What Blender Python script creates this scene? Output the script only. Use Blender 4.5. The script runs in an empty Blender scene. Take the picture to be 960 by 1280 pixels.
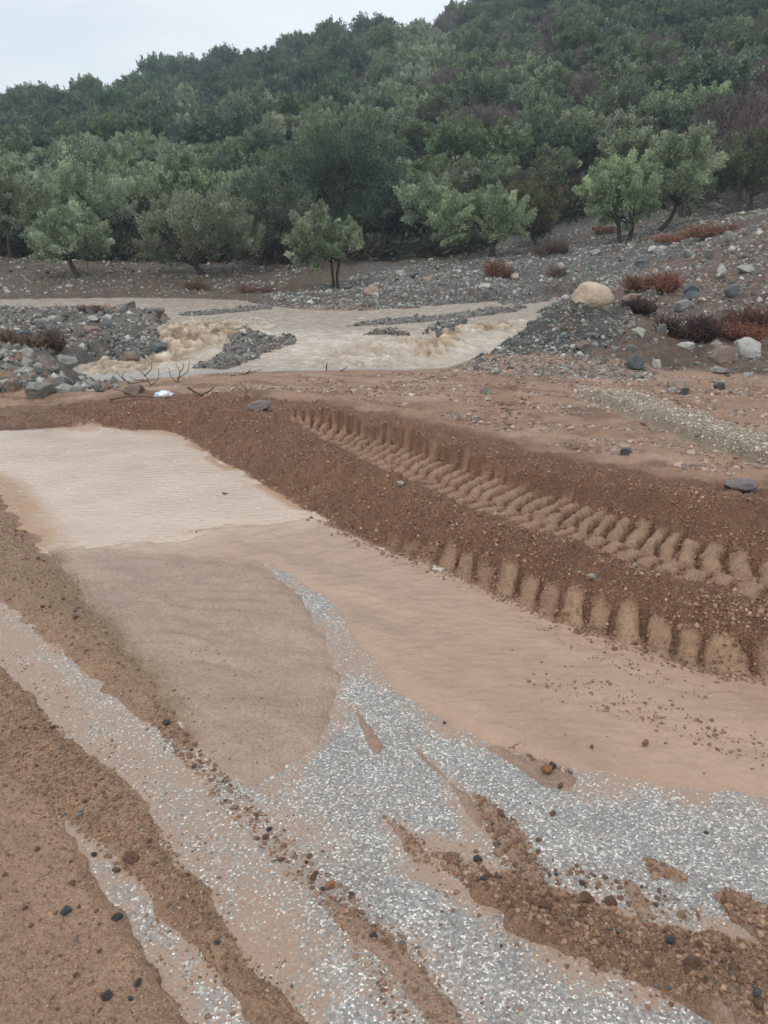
import bpy, math, random
import numpy as np
from mathutils import Vector, noise as mnoise

# ------------------------------------------------------------------ camera, sky, sun, exposure
SC = bpy.context.scene
F, PITCH, CAMH = 985.0, math.radians(18.0), 1.6
cam_d = bpy.data.cameras.new('camera'); cam = bpy.data.objects.new('camera', cam_d)
SC.collection.objects.link(cam); SC.camera = cam
cam.location = (0, 0, CAMH); cam.rotation_euler = (math.radians(90) - PITCH, 0, 0)
cam_d.sensor_fit = 'VERTICAL'; cam_d.sensor_height = 36.0; cam_d.lens = F / 1280 * 36.0
cam_d.clip_start = 0.05; cam_d.clip_end = 3000

SUN_EL, SUN_AZ = math.radians(52), math.radians(205)
W = bpy.data.worlds.new('World'); SC.world = W; W.use_nodes = True
wt = W.node_tree; wt.nodes.clear()
def wn(t, **k):
    n = wt.nodes.new(t)
    for a, b in k.items(): setattr(n, a, b)
    return n
out = wn('ShaderNodeOutputWorld'); bg1 = wn('ShaderNodeBackground'); bg2 = wn('ShaderNodeBackground'); addn = wn('ShaderNodeAddShader')
sky = wn('ShaderNodeTexSky', sky_type='NISHITA', sun_disc=False, sun_elevation=SUN_EL, sun_rotation=SUN_AZ)
wt.links.new(sky.outputs[0], bg1.inputs[0]); bg1.inputs[1].default_value = 0.05
# cloud layer: soft grey overcast, a little brighter overhead
tc = wn('ShaderNodeTexCoord'); mp = wn('ShaderNodeMapping'); mp.inputs['Scale'].default_value = (1.0, 1.0, 3.2)
nz = wn('ShaderNodeTexNoise'); nz.inputs['Scale'].default_value = 2.3; nz.inputs['Detail'].default_value = 5; nz.inputs['Roughness'].default_value = .5
rp = wn('ShaderNodeValToRGB'); e = rp.color_ramp.elements
e[0].position = .34; e[0].color = (.56, .585, .58, 1); e[1].position = .64; e[1].color = (.74, .745, .72, 1)
sep = wn('ShaderNodeSeparateXYZ'); mr = wn('ShaderNodeMapRange'); mr.inputs[1].default_value = 0; mr.inputs[2].default_value = .9
mr.inputs[3].default_value = .92; mr.inputs[4].default_value = 1.55
wt.links.new(tc.outputs['Generated'], mp.inputs[0]); wt.links.new(mp.outputs[0], nz.inputs['Vector'])
wt.links.new(nz.outputs[0], rp.inputs[0]); wt.links.new(rp.outputs[0], bg2.inputs[0])
wt.links.new(tc.outputs['Generated'], sep.inputs[0]); wt.links.new(sep.outputs[2], mr.inputs[0]); wt.links.new(mr.outputs[0], bg2.inputs[1])
wt.links.new(bg1.outputs[0], addn.inputs[0]); wt.links.new(bg2.outputs[0], addn.inputs[1]); wt.links.new(addn.outputs[0], out.inputs[0])

sd = bpy.data.lights.new('sun', 'SUN'); sun = bpy.data.objects.new('sun', sd); SC.collection.objects.link(sun)
sd.energy = 1.1; sd.angle = math.radians(20); sd.color = (1.0, .96, .90)
sdir = Vector((math.sin(SUN_AZ) * math.cos(SUN_EL), math.cos(SUN_AZ) * math.cos(SUN_EL), math.sin(SUN_EL)))
sun.rotation_euler = sdir.to_track_quat('Z', 'Y').to_euler()
SC.view_settings.view_transform = 'Standard'; SC.view_settings.look = 'None'
SC.view_settings.exposure = 0.16; SC.view_settings.gamma = 1
SC.render.engine = 'CYCLES'
SC.cycles.max_bounces = 5; SC.cycles.diffuse_bounces = 2; SC.cycles.glossy_bounces = 2; SC.cycles.transmission_bounces = 2
SC.cycles.volume_bounces = 0; SC.cycles.transparent_max_bounces = 4; SC.cycles.use_denoising = True

# ------------------------------------------------------------------ maths helpers
rng = np.random.default_rng(7); random.seed(7)
sp_, cp_ = math.sin(PITCH), math.cos(PITCH)
def ray(px, py):
    px = np.asarray(px, float); py = np.asarray(py, float)
    a = (px - 480) / F; b = (640 - py) / F
    return a, cp_ + b * sp_, -sp_ + b * cp_
def G(px, py, z=0.0):                       # photo pixel seen at height z -> ground point
    dx, dy, dz = ray(px, py); t = (z - CAMH) / dz
    return t * dx, t * dy
def GY(px, py, Y):                          # photo pixel seen at depth Y -> point
    dx, dy, dz = ray(px, py); t = Y / dy
    return t * dx, Y + 0 * t, CAMH + t * dz
def PX(x, y, z):
    zc = z - CAMH; dep = y * cp_ - zc * sp_; up = y * sp_ + zc * cp_
    return 480 + F * x / dep, 640 - F * up / dep
def sst(a, b, v):
    t = np.clip((v - a) / (b - a), 0, 1); return t * t * (3 - 2 * t)
_P = np.random.default_rng(3).integers(0, 2**31, 4096)
def _h(ix, iy, s=0):
    return _P[(ix + _P[(iy + s * 131) & 4095]) & 4095]
def perlin(x, y, s=0):
    xi = np.floor(x).astype(np.int64); yi = np.floor(y).astype(np.int64); fx = x - xi; fy = y - yi
    u = fx * fx * fx * (fx * (fx * 6 - 15) + 10); v = fy * fy * fy * (fy * (fy * 6 - 15) + 10)
    def g(a, b):
        ang = (_h(xi + a, yi + b, s) & 1023) * (2 * math.pi / 1024)
        return np.cos(ang) * (fx - a) + np.sin(ang) * (fy - b)
    n0 = g(0, 0) * (1 - u) + g(1, 0) * u; n1 = g(0, 1) * (1 - u) + g(1, 1) * u
    return (n0 * (1 - v) + n1 * v) * 1.5
def fbm(x, y, o=4, s=0, r=.5):
    a, f, t = 1.0, 1.0, 0
    for k in range(o): t = t + a * perlin(x * f, y * f, s + k * 7); a *= r; f *= 2.03
    return t
def worley(x, y, s=0):
    xi = np.floor(x).astype(np.int64); yi = np.floor(y).astype(np.int64)
    d = np.full(x.shape, 9.0); rid = np.zeros(x.shape)
    for a in (-1, 0, 1):
        for b in (-1, 0, 1):
            h = _h(xi + a, yi + b, s); px = xi + a + (h & 255) / 255.; py = yi + b + ((h >> 8) & 255) / 255.
            q = (px - x) ** 2 + (py - y) ** 2; m = q < d
            d = np.where(m, q, d); rid = np.where(m, ((h >> 16) & 255) / 255., rid)
    return np.sqrt(d), rid
def sdf(poly, x, y):                         # positive inside
    P = np.asarray(poly, float); d = np.full(x.shape, 1e9); ins = np.zeros(x.shape, bool); n = len(P)
    for i in range(n):
        ax, ay = P[i]; bx, by = P[(i + 1) % n]; ex, ey = bx - ax, by - ay; L = ex * ex + ey * ey + 1e-12
        t = np.clip(((x - ax) * ex + (y - ay) * ey) / L, 0, 1)
        d = np.minimum(d, (x - ax - t * ex) ** 2 + (y - ay - t * ey) ** 2)
        c = (ay > y) != (by > y)
        if ey != 0: ins ^= c & (x < (y - ay) * ex / ey + ax)
    d = np.sqrt(d); return np.where(ins, d, -d)
def frame(line, x, y):                       # (s along, v across: + = left of the line's direction)
    P = np.asarray(line, float); best = np.full(x.shape, 1e9); S = np.zeros(x.shape); V = np.zeros(x.shape); acc = 0
    n = len(P)
    for i in range(n - 1):
        ax, ay = P[i]; ex, ey = P[i + 1] - P[i]; L = math.hypot(ex, ey)
        t = ((x - ax) * ex + (y - ay) * ey) / (L * L)
        tc_ = np.clip(t, 0 if i else -9, 1 if i < n - 2 else 9)
        qx = x - ax - tc_ * ex; qy = y - ay - tc_ * ey; d = qx * qx + qy * qy; m = d < best
        best = np.where(m, d, best); S = np.where(m, acc + tc_ * L, S)
        V = np.where(m, np.sign(ex * qy - ey * qx) * np.sqrt(d), V); acc += L
    return S, V
def gp(pts, z=0.0):
    a = np.array(pts, float); x, y = G(a[:, 0], a[:, 1], z); return np.stack([x, y], 1)
def smooth_line(P, n=6):
    P = np.asarray(P, float); o = []
    for i in range(len(P) - 1):
        p0 = P[max(i - 1, 0)]; p1 = P[i]; p2 = P[i + 1]; p3 = P[min(i + 2, len(P) - 1)]
        for k in range(n):
            t = k / n; o.append(.5 * (2 * p1 + (p2 - p0) * t + (2 * p0 - 5 * p1 + 4 * p2 - p3) * t * t + (3 * p1 - p0 - 3 * p2 + p3) * t ** 3))
    o.append(P[-1]); return np.array(o)

# ------------------------------------------------------------------ object helpers
COL = SC.collection
def tag(o, label=None, cat=None, group=None, kind=None):
    if label: o['label'] = label
    if cat: o['category'] = cat
    if group: o['group'] = group
    if kind: o['kind'] = kind
    return o
def mesh_np(name, V, Fc, mat=None, smooth=True, parent=None, attrs=None, k=None, mesh_only=False):
    """V (n,3), Fc (m,3|4)"""
    V = np.ascontiguousarray(V, np.float32); Fc = np.ascontiguousarray(Fc, np.int32); k = Fc.shape[1]
    me = bpy.data.meshes.new(name); me.vertices.add(len(V)); me.vertices.foreach_set('co', V.ravel())
    me.loops.add(Fc.size); me.loops.foreach_set('vertex_index', Fc.ravel())
    me.polygons.add(len(Fc)); me.polygons.foreach_set('loop_start', np.arange(0, Fc.size, k, dtype=np.int32))
    me.polygons.foreach_set('loop_total', np.full(len(Fc), k, np.int32))
    me.update(calc_edges=True)
    me.polygons.foreach_set('use_smooth', np.full(len(Fc), smooth, bool))
    for an, av in (attrs or {}).items():
        av = np.asarray(av, np.float32)
        if av.ndim == 1:
            a = me.attributes.new(an, 'FLOAT', 'POINT'); a.data.foreach_set('value', av)
        else:
            a = me.attributes.new(an, 'FLOAT_COLOR', 'POINT'); c = np.ones((len(av), 4), np.float32); c[:, :3] = av
            a.data.foreach_set('color', c.ravel())
    if mat: me.materials.append(mat)
    if mesh_only: return me
    o = bpy.data.objects.new(name, me); COL.objects.link(o)
    if parent: o.parent = parent
    return o
def empty(name, loc, rz=0, s=1):
    o = bpy.data.objects.new(name, None); COL.objects.link(o); o.location = loc; o.rotation_euler = (0, 0, rz)
    o.scale = (s, s, s) if not hasattr(s, '__len__') else s; o.empty_display_size = .1; return o
def copy_tree(o, parent=None):
    c = o.copy(); COL.objects.link(c); c.parent = parent
    for ch in [q for q in bpy.data.objects if q.parent == o]: copy_tree(ch, c)
    return c
class MB:
    def __init__(s): s.V = []; s.F = []; s.C = []; s.n = 0
    def add(s, V, Fc, col=None):
        V = np.asarray(V, float); s.V.append(V); s.F.append(np.asarray(Fc) + s.n); s.n += len(V)
        if col is not None: s.C.append(np.tile(np.asarray(col, float), (len(V), 1)) if np.ndim(col) == 1 else col)
    def tube(s, pts, rad, n=7, col=None):
        P = np.asarray(pts, float); m = len(P); T = np.gradient(P, axis=0); T /= np.linalg.norm(T, axis=1)[:, None] + 1e-9
        up = np.array([.31, .52, .2]); A = np.cross(T, up); A /= np.linalg.norm(A, axis=1)[:, None] + 1e-9; B = np.cross(T, A)
        th = np.arange(n) * 2 * math.pi / n; R = np.asarray(rad, float)
        V = P[:, None] + R[:, None, None] * (A[:, None] * np.cos(th)[None, :, None] + B[:, None] * np.sin(th)[None, :, None])
        V = V.reshape(-1, 3); i = np.arange(m - 1)[:, None] * n; j = np.arange(n)[None]; j2 = (j + 1) % n
        Q = np.stack([i + j, i + j2, i + n + j2, i + n + j], -1).reshape(-1, 4)
        s.add(V, Q, col)
    def build(s, name, mat, parent=None, smooth=True, mesh_only=False):
        at = {'tint': np.concatenate(s.C)} if s.C else None
        return mesh_np(name, np.concatenate(s.V), np.concatenate(s.F), mat, smooth, parent, at, mesh_only=mesh_only)

# ------------------------------------------------------------------ materials
def mat_new(name):
    m = bpy.data.materials.new(name); m.use_nodes = True; nt = m.node_tree
    return m, nt, nt.nodes['Principled BSDF']
def N(nt, t, ins=None, **k):
    n = nt.nodes.new(t)
    for a, b in k.items(): setattr(n, a, b)
    for a, b in (ins or {}).items():
        if isinstance(b, bpy.types.NodeSocket): nt.links.new(b, n.inputs[a])
        else: n.inputs[a].default_value = b
    return n
def math_(nt, op, a, b=None, c=None, clamp=False):
    n = nt.nodes.new('ShaderNodeMath'); n.operation = op; n.use_clamp = clamp
    for i, v in enumerate((a, b, c)):
        if v is None: continue
        if isinstance(v, bpy.types.NodeSocket): nt.links.new(v, n.inputs[i])
        else: n.inputs[i].default_value = v
    return n.outputs[0]
def mixc(nt, f, a, b, mode='MIX'):
    n = nt.nodes.new('ShaderNodeMix'); n.data_type = 'RGBA'; n.blend_type = mode
    for i, v in ((0, f), (6, a), (7, b)):
        if isinstance(v, bpy.types.NodeSocket): nt.links.new(v, n.inputs[i])
        else: n.inputs[i].default_value = v if i == 0 else (*v, 1) if len(v) == 3 else v
    return n.outputs[2]
def ramp(nt, f, stops, interp='LINEAR'):
    n = nt.nodes.new('ShaderNodeValToRGB'); n.color_ramp.interpolation = interp; e = n.color_ramp.elements
    while len(e) < len(stops): e.new(.5)
    for q, (p, c) in zip(e, stops): q.position = p; q.color = (*c, 1) if hasattr(c, '__len__') else (c, c, c, 1)
    nt.links.new(f, n.inputs[0]); return n.outputs[0]
def pos(nt, s=1.0):
    g = nt.nodes.new('ShaderNodeNewGeometry')
    if s == 1.0: return g.outputs['Position']
    return N(nt, 'ShaderNodeVectorMath', {0: g.outputs['Position'], 1: (s, s, s)}, operation='MULTIPLY').outputs[0]
def maprange(nt, v, a, b, c=0., d=1.):
    n = nt.nodes.new('ShaderNodeMapRange'); nt.links.new(v, n.inputs[0])
    for i, q in enumerate((a, b, c, d)):
        if isinstance(q, bpy.types.NodeSocket): nt.links.new(q, n.inputs[i + 1])
        else: n.inputs[i + 1].default_value = q
    return n.outputs[0]

def make_ground_mat():
    m, nt, b = mat_new('wet_mud_and_gravel')
    tint = N(nt, 'ShaderNodeAttribute', attribute_name='tint').outputs['Color']
    wet = N(nt, 'ShaderNodeAttribute', attribute_name='wet').outputs['Fac']
    grain = N(nt, 'ShaderNodeAttribute', attribute_name='grain').outputs['Fac']     # 0 smooth silt .. 1 coarse
    stone = N(nt, 'ShaderNodeAttribute', attribute_name='stone').outputs['Fac']     # far gravel share
    P = pos(nt)
    n1 = N(nt, 'ShaderNodeTexNoise', {'Vector': P, 'Scale': 150., 'Detail': 4., 'Roughness': .7}).outputs[0]
    n2 = N(nt, 'ShaderNodeTexNoise', {'Vector': P, 'Scale': 9., 'Detail': 5., 'Roughness': .6}).outputs[0]
    n3 = N(nt, 'ShaderNodeTexNoise', {'Vector': P, 'Scale': 1.3, 'Detail': 4., 'Roughness': .6}).outputs[0]
    # grain brightness variation
    n1b = N(nt, 'ShaderNodeTexNoise', {'Vector': P, 'Scale': 48., 'Detail': 5., 'Roughness': .8}).outputs[0]
    gv = maprange(nt, math_(nt, 'MULTIPLY', math_(nt, 'ADD', n1, n1b), .5), .36, .64, .48, 1.52)
    gsc = math_(nt, 'ADD', 1.0, math_(nt, 'MULTIPLY', math_(nt, 'SUBTRACT', gv, 1.0), math_(nt, 'ADD', math_(nt, 'MULTIPLY', grain, .85), .12)))
    lv = math_(nt, 'MULTIPLY', maprange(nt, n2, .3, .7, .86, 1.14), maprange(nt, n3, .3, .7, .88, 1.12))
    lv = math_(nt, 'ADD', 1.0, math_(nt, 'MULTIPLY', math_(nt, 'SUBTRACT', lv, 1.0), math_(nt, 'ADD', .35, math_(nt, 'MULTIPLY', grain, .65))))
    tot = math_(nt, 'MULTIPLY', gsc, lv)
    comb = N(nt, 'ShaderNodeCombineColor', {0: tot, 1: tot, 2: tot}).outputs[0]
    c = mixc(nt, 1.0, tint, comb, 'MULTIPLY')
    # pebbles: pale grit for coarse areas
    v0 = N(nt, 'ShaderNodeTexVoronoi', {'Vector': P, 'Scale': 170.}).outputs
    rs = N(nt, 'ShaderNodeSeparateColor', {0: v0['Color']}).outputs
    grit = math_(nt, 'MULTIPLY', math_(nt, 'GREATER_THAN', rs[0], .90), math_(nt, 'LESS_THAN', v0['Distance'], .38))
    c = mixc(nt, math_(nt, 'MULTIPLY', grit, math_(nt, 'MULTIPLY', grain, .6)), c, (.42, .33, .26))
    # stone mosaic on banks
    v1 = N(nt, 'ShaderNodeTexVoronoi', {'Vector': P, 'Scale': 11.}).outputs
    s1 = N(nt, 'ShaderNodeSeparateColor', {0: v1['Color']}).outputs
    sc_ = ramp(nt, s1[1], [(0, (.05, .06, .06)), (.5, (.14, .15, .145)), (.85, (.24, .245, .23)), (1, (.42, .41, .38))])
    sm = math_(nt, 'MULTIPLY', math_(nt, 'LESS_THAN', v1['Distance'], maprange(nt, s1[2], 0, 1, .12, .5)), math_(nt, 'LESS_THAN', s1[0], stone))
    c = mixc(nt, sm, c, sc_)
    nt.links.new(c, b.inputs['Base Color'])
    ro = math_(nt, 'ADD', maprange(nt, wet, 0, 1, .86, .14), math_(nt, 'MULTIPLY', math_(nt, 'SUBTRACT', n2, .5), .25), clamp=True)
    nt.links.new(ro, b.inputs['Roughness'])
    b.inputs['IOR'].default_value = 1.38
    nb = N(nt, 'ShaderNodeTexNoise', {'Vector': P, 'Scale': 55., 'Detail': 6., 'Roughness': .75}).outputs[0]
    vg = N(nt, 'ShaderNodeTexVoronoi', {'Vector': P, 'Scale': 75., 'Detail': 2., 'Roughness': .7}).outputs['Distance']
    nb = math_(nt, 'ADD', nb, math_(nt, 'MULTIPLY', vg, math_(nt, 'MULTIPLY', grain, -.8)))
    h = math_(nt, 'ADD', math_(nt, 'MULTIPLY', nb, math_(nt, 'ADD', math_(nt, 'MULTIPLY', grain, .014), .0008)), math_(nt, 'MULTIPLY', sm, .03))
    bp = N(nt, 'ShaderNodeBump', {'Height': h, 'Distance': 1.0, 'Strength': .9})
    nt.links.new(bp.outputs[0], b.inputs['Normal'])
    return m
def make_road_mat():
    m, nt, b = mat_new('chip_seal_asphalt')
    film = N(nt, 'ShaderNodeAttribute', attribute_name='film').outputs['Fac']
    P = pos(nt)
    Pj = N(nt, 'ShaderNodeVectorMath', {0: P, 1: (1, 1, 0)}, operation='MULTIPLY').outputs[0]
    v = N(nt, 'ShaderNodeTexVoronoi', {'Vector': Pj, 'Scale': 160., 'Randomness': 1.}, voronoi_dimensions='2D').outputs
    ve = N(nt, 'ShaderNodeTexVoronoi', {'Vector': Pj, 'Scale': 160., 'Randomness': 1.}, voronoi_dimensions='2D', feature='DISTANCE_TO_EDGE').outputs['Distance']
    s = N(nt, 'ShaderNodeSeparateColor', {0: v['Color']}).outputs
    chip = ramp(nt, s[0], [(0, (.15, .155, .155)), (.35, (.23, .235, .23)), (.66, (.31, .315, .30)), (.80, (.42, .42, .395)), (.90, (.58, .57, .52)), (1, (.78, .75, .68))])
    nn = N(nt, 'ShaderNodeTexNoise', {'Vector': P, 'Scale': 260., 'Detail': 3.}).outputs[0]
    inside = maprange(nt, ve, .02, .10)
    n2 = N(nt, 'ShaderNodeTexNoise', {'Vector': P, 'Scale': 5., 'Detail': 4., 'Roughness': .6}).outputs[0]
    c = mixc(nt, inside, (.15, .155, .155), chip)
    k = maprange(nt, n2, .3, .7, .82, 1.12)
    c = mixc(nt, 1.0, c, N(nt, 'ShaderNodeCombineColor', {0: k, 1: k, 2: k}).outputs[0], 'MULTIPLY')
    # silt film fills low chips first
    chiph = math_(nt, 'MULTIPLY', inside, math_(nt, 'ADD', .25, math_(nt, 'MULTIPLY', s[1], .75)))
    nf = N(nt, 'ShaderNodeTexNoise', {'Vector': P, 'Scale': 9., 'Detail': 8., 'Roughness': .72}).outputs[0]
    lvl = math_(nt, 'ADD', film, math_(nt, 'MULTIPLY', math_(nt, 'SUBTRACT', nf, .5), .7))
    cov = maprange(nt, math_(nt, 'SUBTRACT', lvl, chiph), -.16, .16)
    cov = math_(nt, 'MULTIPLY', cov, math_(nt, 'GREATER_THAN', film, .01))
    siltn = N(nt, 'ShaderNodeTexNoise', {'Vector': P, 'Scale': 120., 'Detail': 4., 'Roughness': .7}).outputs[0]
    silt = ramp(nt, siltn, [(.3, (.24, .160, .112)), (.7, (.35, .245, .180))])
    c = mixc(nt, cov, c, silt)
    nt.links.new(c, b.inputs['Base Color'])
    nt.links.new(maprange(nt, nf, .3, .7, .34, .62), b.inputs['Roughness'])
    h = math_(nt, 'MAXIMUM', math_(nt, 'MULTIPLY', chiph, math_(nt, 'ADD', .8, math_(nt, 'MULTIPLY', nn, .4))), math_(nt, 'MINIMUM', lvl, .9))
    bp = N(nt, 'ShaderNodeBump', {'Height': h, 'Distance': .0028, 'Strength': .6}); nt.links.new(bp.outputs[0], b.inputs['Normal'])
    return m
def make_puddle_mat():
    m, nt, b = mat_new('muddy_puddle_water')
    P = pos(nt); amb = N(nt, 'ShaderNodeAttribute', attribute_name='amber').outputs['Fac']
    n = N(nt, 'ShaderNodeTexNoise', {'Vector': P, 'Scale': 2.4, 'Detail': 5., 'Roughness': .6}).outputs[0]
    c = ramp(nt, n, [(.3, (.40, .295, .225)), (.7, (.50, .385, .305))])
    # small pale foam flecks drifting
    Ps = N(nt, 'ShaderNodeVectorMath', {0: P, 1: (14, 30, 1)}, operation='MULTIPLY').outputs[0]
    v = N(nt, 'ShaderNodeTexVoronoi', {'Vector': Ps, 'Scale': 1.3}).outputs; s = N(nt, 'ShaderNodeSeparateColor', {0: v['Color']}).outputs
    fl = math_(nt, 'MULTIPLY', math_(nt, 'GREATER_THAN', s[0], .78), math_(nt, 'LESS_THAN', v['Distance'], math_(nt, 'MULTIPLY', s[1], .30)))
    c = mixc(nt, amb, c, (.30, .160, .065))  # amber at the left edge is the bank's reflection, painted as water colour
    c = mixc(nt, math_(nt, 'MULTIPLY', fl, .55), c, (.66, .56, .46))
    nt.links.new(c, b.inputs['Base Color']); b.inputs['IOR'].default_value = 1.40
    nt.links.new(maprange(nt, fl, 0, 1, .10, .5), b.inputs['Roughness'])
    nb = N(nt, 'ShaderNodeTexNoise', {'Vector': N(nt, 'ShaderNodeVectorMath', {0: P, 1: (9, 22, 1)}, operation='MULTIPLY').outputs[0], 'Scale': 1.4, 'Detail': 3.}).outputs[0]
    bp = N(nt, 'ShaderNodeBump', {'Height': nb, 'Distance': .012, 'Strength': .35}); nt.links.new(bp.outputs[0], b.inputs['Normal'])
    return m
def make_stream_mat():
    m, nt, b = mat_new('flowing_muddy_water')
    P = pos(nt); tb = N(nt, 'ShaderNodeAttribute', attribute_name='turb').outputs['Fac']
    hh = N(nt, 'ShaderNodeAttribute', attribute_name='crest').outputs['Fac']
    Ps = N(nt, 'ShaderNodeVectorMath', {0: P, 1: (1.8, 1.0, .6)}, operation='MULTIPLY').outputs[0]
    n = N(nt, 'ShaderNodeTexNoise', {'Vector': Ps, 'Scale': 2.2, 'Detail': 6., 'Roughness': .65}).outputs[0]
    calm = ramp(nt, n, [(.38, (.38, .31, .245)), (.58, (.47, .40, .33)), (.72, (.60, .54, .47))])
    f = math_(nt, 'ADD', hh, math_(nt, 'MULTIPLY', math_(nt, 'SUBTRACT', n, .5), .9))
    rough = ramp(nt, f, [(.28, (.20, .135, .075)), (.52, (.32, .23, .145)), (.72, (.45, .36, .27)), (.88, (.66, .60, .52))])
    c = mixc(nt, tb, calm, rough)
    nt.links.new(c, b.inputs['Base Color']); b.inputs['IOR'].default_value = 1.33
    nt.links.new(maprange(nt, tb, 0, 1, .13, .32), b.inputs['Roughness'])
    nb = N(nt, 'ShaderNodeTexNoise', {'Vector': Ps, 'Scale': 5., 'Detail': 5., 'Roughness': .6}).outputs[0]
    bp = N(nt, 'ShaderNodeBump', {'Height': nb, 'Distance': .12, 'Strength': .5}); nt.links.new(bp.outputs[0], b.inputs['Normal'])
    return m
def make_tint_mat(name, rough=.7, var=.25, scale=30., bump=.004, spec=.5, rnd=0.0, bscale=None):
    m, nt, b = mat_new(name)
    tint = N(nt, 'ShaderNodeAttribute', attribute_name='tint').outputs['Color']
    tco = N(nt, 'ShaderNodeTexCoord').outputs['Object']
    n = N(nt, 'ShaderNodeTexNoise', {'Vector': tco, 'Scale': scale, 'Detail': 5., 'Roughness': .65}).outputs[0]
    k = maprange(nt, n, .3, .7, 1 - var, 1 + var)
    if rnd:
        r = N(nt, 'ShaderNodeObjectInfo').outputs['Random']; k = math_(nt, 'MULTIPLY', k, maprange(nt, r, 0, 1, 1 - rnd, 1 + rnd))
    nt.links.new(mixc(nt, 1.0, tint, N(nt, 'ShaderNodeCombineColor', {0: k, 1: k, 2: k}).outputs[0], 'MULTIPLY'), b.inputs['Base Color'])
    b.inputs['Roughness'].default_value = rough; b.inputs['Specular IOR Level'].default_value = spec
    if bump:
        bp = N(nt, 'ShaderNodeBump', {'Height': n, 'Distance': bump, 'Strength': .8}); nt.links.new(bp.outputs[0], b.inputs['Normal'])
    return m
def make_rock_mat(name, c1, c2, rough=.65, scale=7.):
    m, nt, b = mat_new(name); tco = N(nt, 'ShaderNodeTexCoord').outputs['Object']
    r = N(nt, 'ShaderNodeObjectInfo').outputs['Random']
    off = N(nt, 'ShaderNodeVectorMath', {0: tco, 1: N(nt, 'ShaderNodeCombineXYZ', {0: math_(nt, 'MULTIPLY', r, 40.)}).outputs[0]}, operation='ADD').outputs[0]
    n = N(nt, 'ShaderNodeTexNoise', {'Vector': off, 'Scale': scale * .35, 'Detail': 8., 'Roughness': .68}).outputs[0]
    n2 = N(nt, 'ShaderNodeTexNoise', {'Vector': off, 'Scale': scale * 3, 'Detail': 5., 'Roughness': .7}).outputs[0]
    c = ramp(nt, n, [(.32, c1), (.68, c2)])
    k = math_(nt, 'MULTIPLY', maprange(nt, n2, .3, .7, .75, 1.2), maprange(nt, r, 0, 1, .8, 1.2))
    nt.links.new(mixc(nt, 1.0, c, N(nt, 'ShaderNodeCombineColor', {0: k, 1: k, 2: k}).outputs[0], 'MULTIPLY'), b.inputs['Base Color'])
    b.inputs['Roughness'].default_value = rough
    bp = N(nt, 'ShaderNodeBump', {'Height': math_(nt, 'ADD', n, math_(nt, 'MULTIPLY', n2, .4)), 'Distance': .12, 'Strength': .6}); nt.links.new(bp.outputs[0], b.inputs['Normal'])
    return m
def make_leaf_mat(name, rnd=.22, trans=.25):
    m, nt, b = mat_new(name)
    tint = N(nt, 'ShaderNodeAttribute', attribute_name='tint').outputs['Color']
    r = N(nt, 'ShaderNodeObjectInfo').outputs['Random']
    k = maprange(nt, r, 0, 1, 1 - rnd, 1 + rnd)
    hue = N(nt, 'ShaderNodeHueSaturation', {'Color': tint, 'Hue': maprange(nt, math_(nt, 'FRACT', math_(nt, 'MULTIPLY', r, 7.31)), 0, 1, .482, .518), 'Saturation': maprange(nt, math_(nt, 'FRACT', math_(nt, 'MULTIPLY', r, 13.7)), 0, 1, .75, 1.12), 'Value': k}).outputs[0]
    nt.links.new(hue, b.inputs['Base Color']); b.inputs['Roughness'].default_value = .55
    b.inputs['Specular IOR Level'].default_value = .35
    tr = N(nt, 'ShaderNodeBsdfTranslucent', {'Color': hue}); mx = N(nt, 'ShaderNodeMixShader', {0: trans, 1: b.outputs[0], 2: tr.outputs[0]})
    nt.links.new(mx.outputs[0], nt.nodes['Material Output'].inputs[0]); return m

M_GROUND = make_ground_mat(); M_ROAD = make_road_mat(); M_PUDDLE = make_puddle_mat(); M_STREAM = make_stream_mat()
M_GRAVEL = make_tint_mat('loose_stone', .62, .25, 12., .01)
M_CRUMB = make_tint_mat('mud_clod', .8, .3, 60., .004, rnd=.2)
M_TWIG = make_tint_mat('dry_twig', .8, .2, 10., .0)
M_BARK = make_tint_mat('bark', .9, .35, 9., .02)
M_LEAF = make_leaf_mat('foliage')

# ------------------------------------------------------------------ terrain
# dry land control points -> thin plate surface
_cp = []
for X in (-9, -6, -3, 0, 3, 6, 9):
    for Y in (2.5, 5, 7.5, 9.6): _cp.append((X, Y, .03))
for X, Y in ((0, -6), (-8, -4), (8, -4)): _cp.append((X, Y, .03))
for p in ((150, 470), (250, 468), (350, 464), (450, 462), (560, 460)):
    x, y = G(*p, 0.0); _cp.append((float(x), float(y), 0.0))
for px, py, Y in ((0, 374, 34.5), (170, 372, 34.8), (290, 374, 33.), (350, 386, 28.), (420, 391, 27.), (480, 389, 28.), (570, 381, 31), (700, 371, 35),
                  (95, 347, 40), (250, 340, 43), (420, 363, 36), (330, 345, 42), (0, 330, 44), (170, 335, 44), (615, 323, 44), (480, 335, 44),
                  (500, 362, 33), (560, 350, 37), (600, 355, 35), (670, 312, 46), (780, 303, 44), (700, 330, 40), (870, 280, 44), (960, 265, 40), (960, 330, 24), (960, 400, 16),
                  (960, 450, 13), (900, 300, 30), (800, 345, 24), (740, 378, 15.4), (705, 376, 15.2), (690, 412, 14.), (652, 424, 13.6), (612, 446, 12.6),
                  (830, 400, 16), (800, 440, 13), (750, 455, 12.2), (880, 340, 25),
                  (0, 388, 25), (100, 389, 24), (195, 395, 22), (60, 420, 18), (130, 440, 17), (40, 455, 14), (100, 470, 13.),
                  (0, 434, 11), (50, 462, 10.6), (130, 489, 10.2), (0, 492, 9.8)):
    x, y, z = GY(px, py, Y); _cp.append((float(x), float(y), float(z)))
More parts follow.
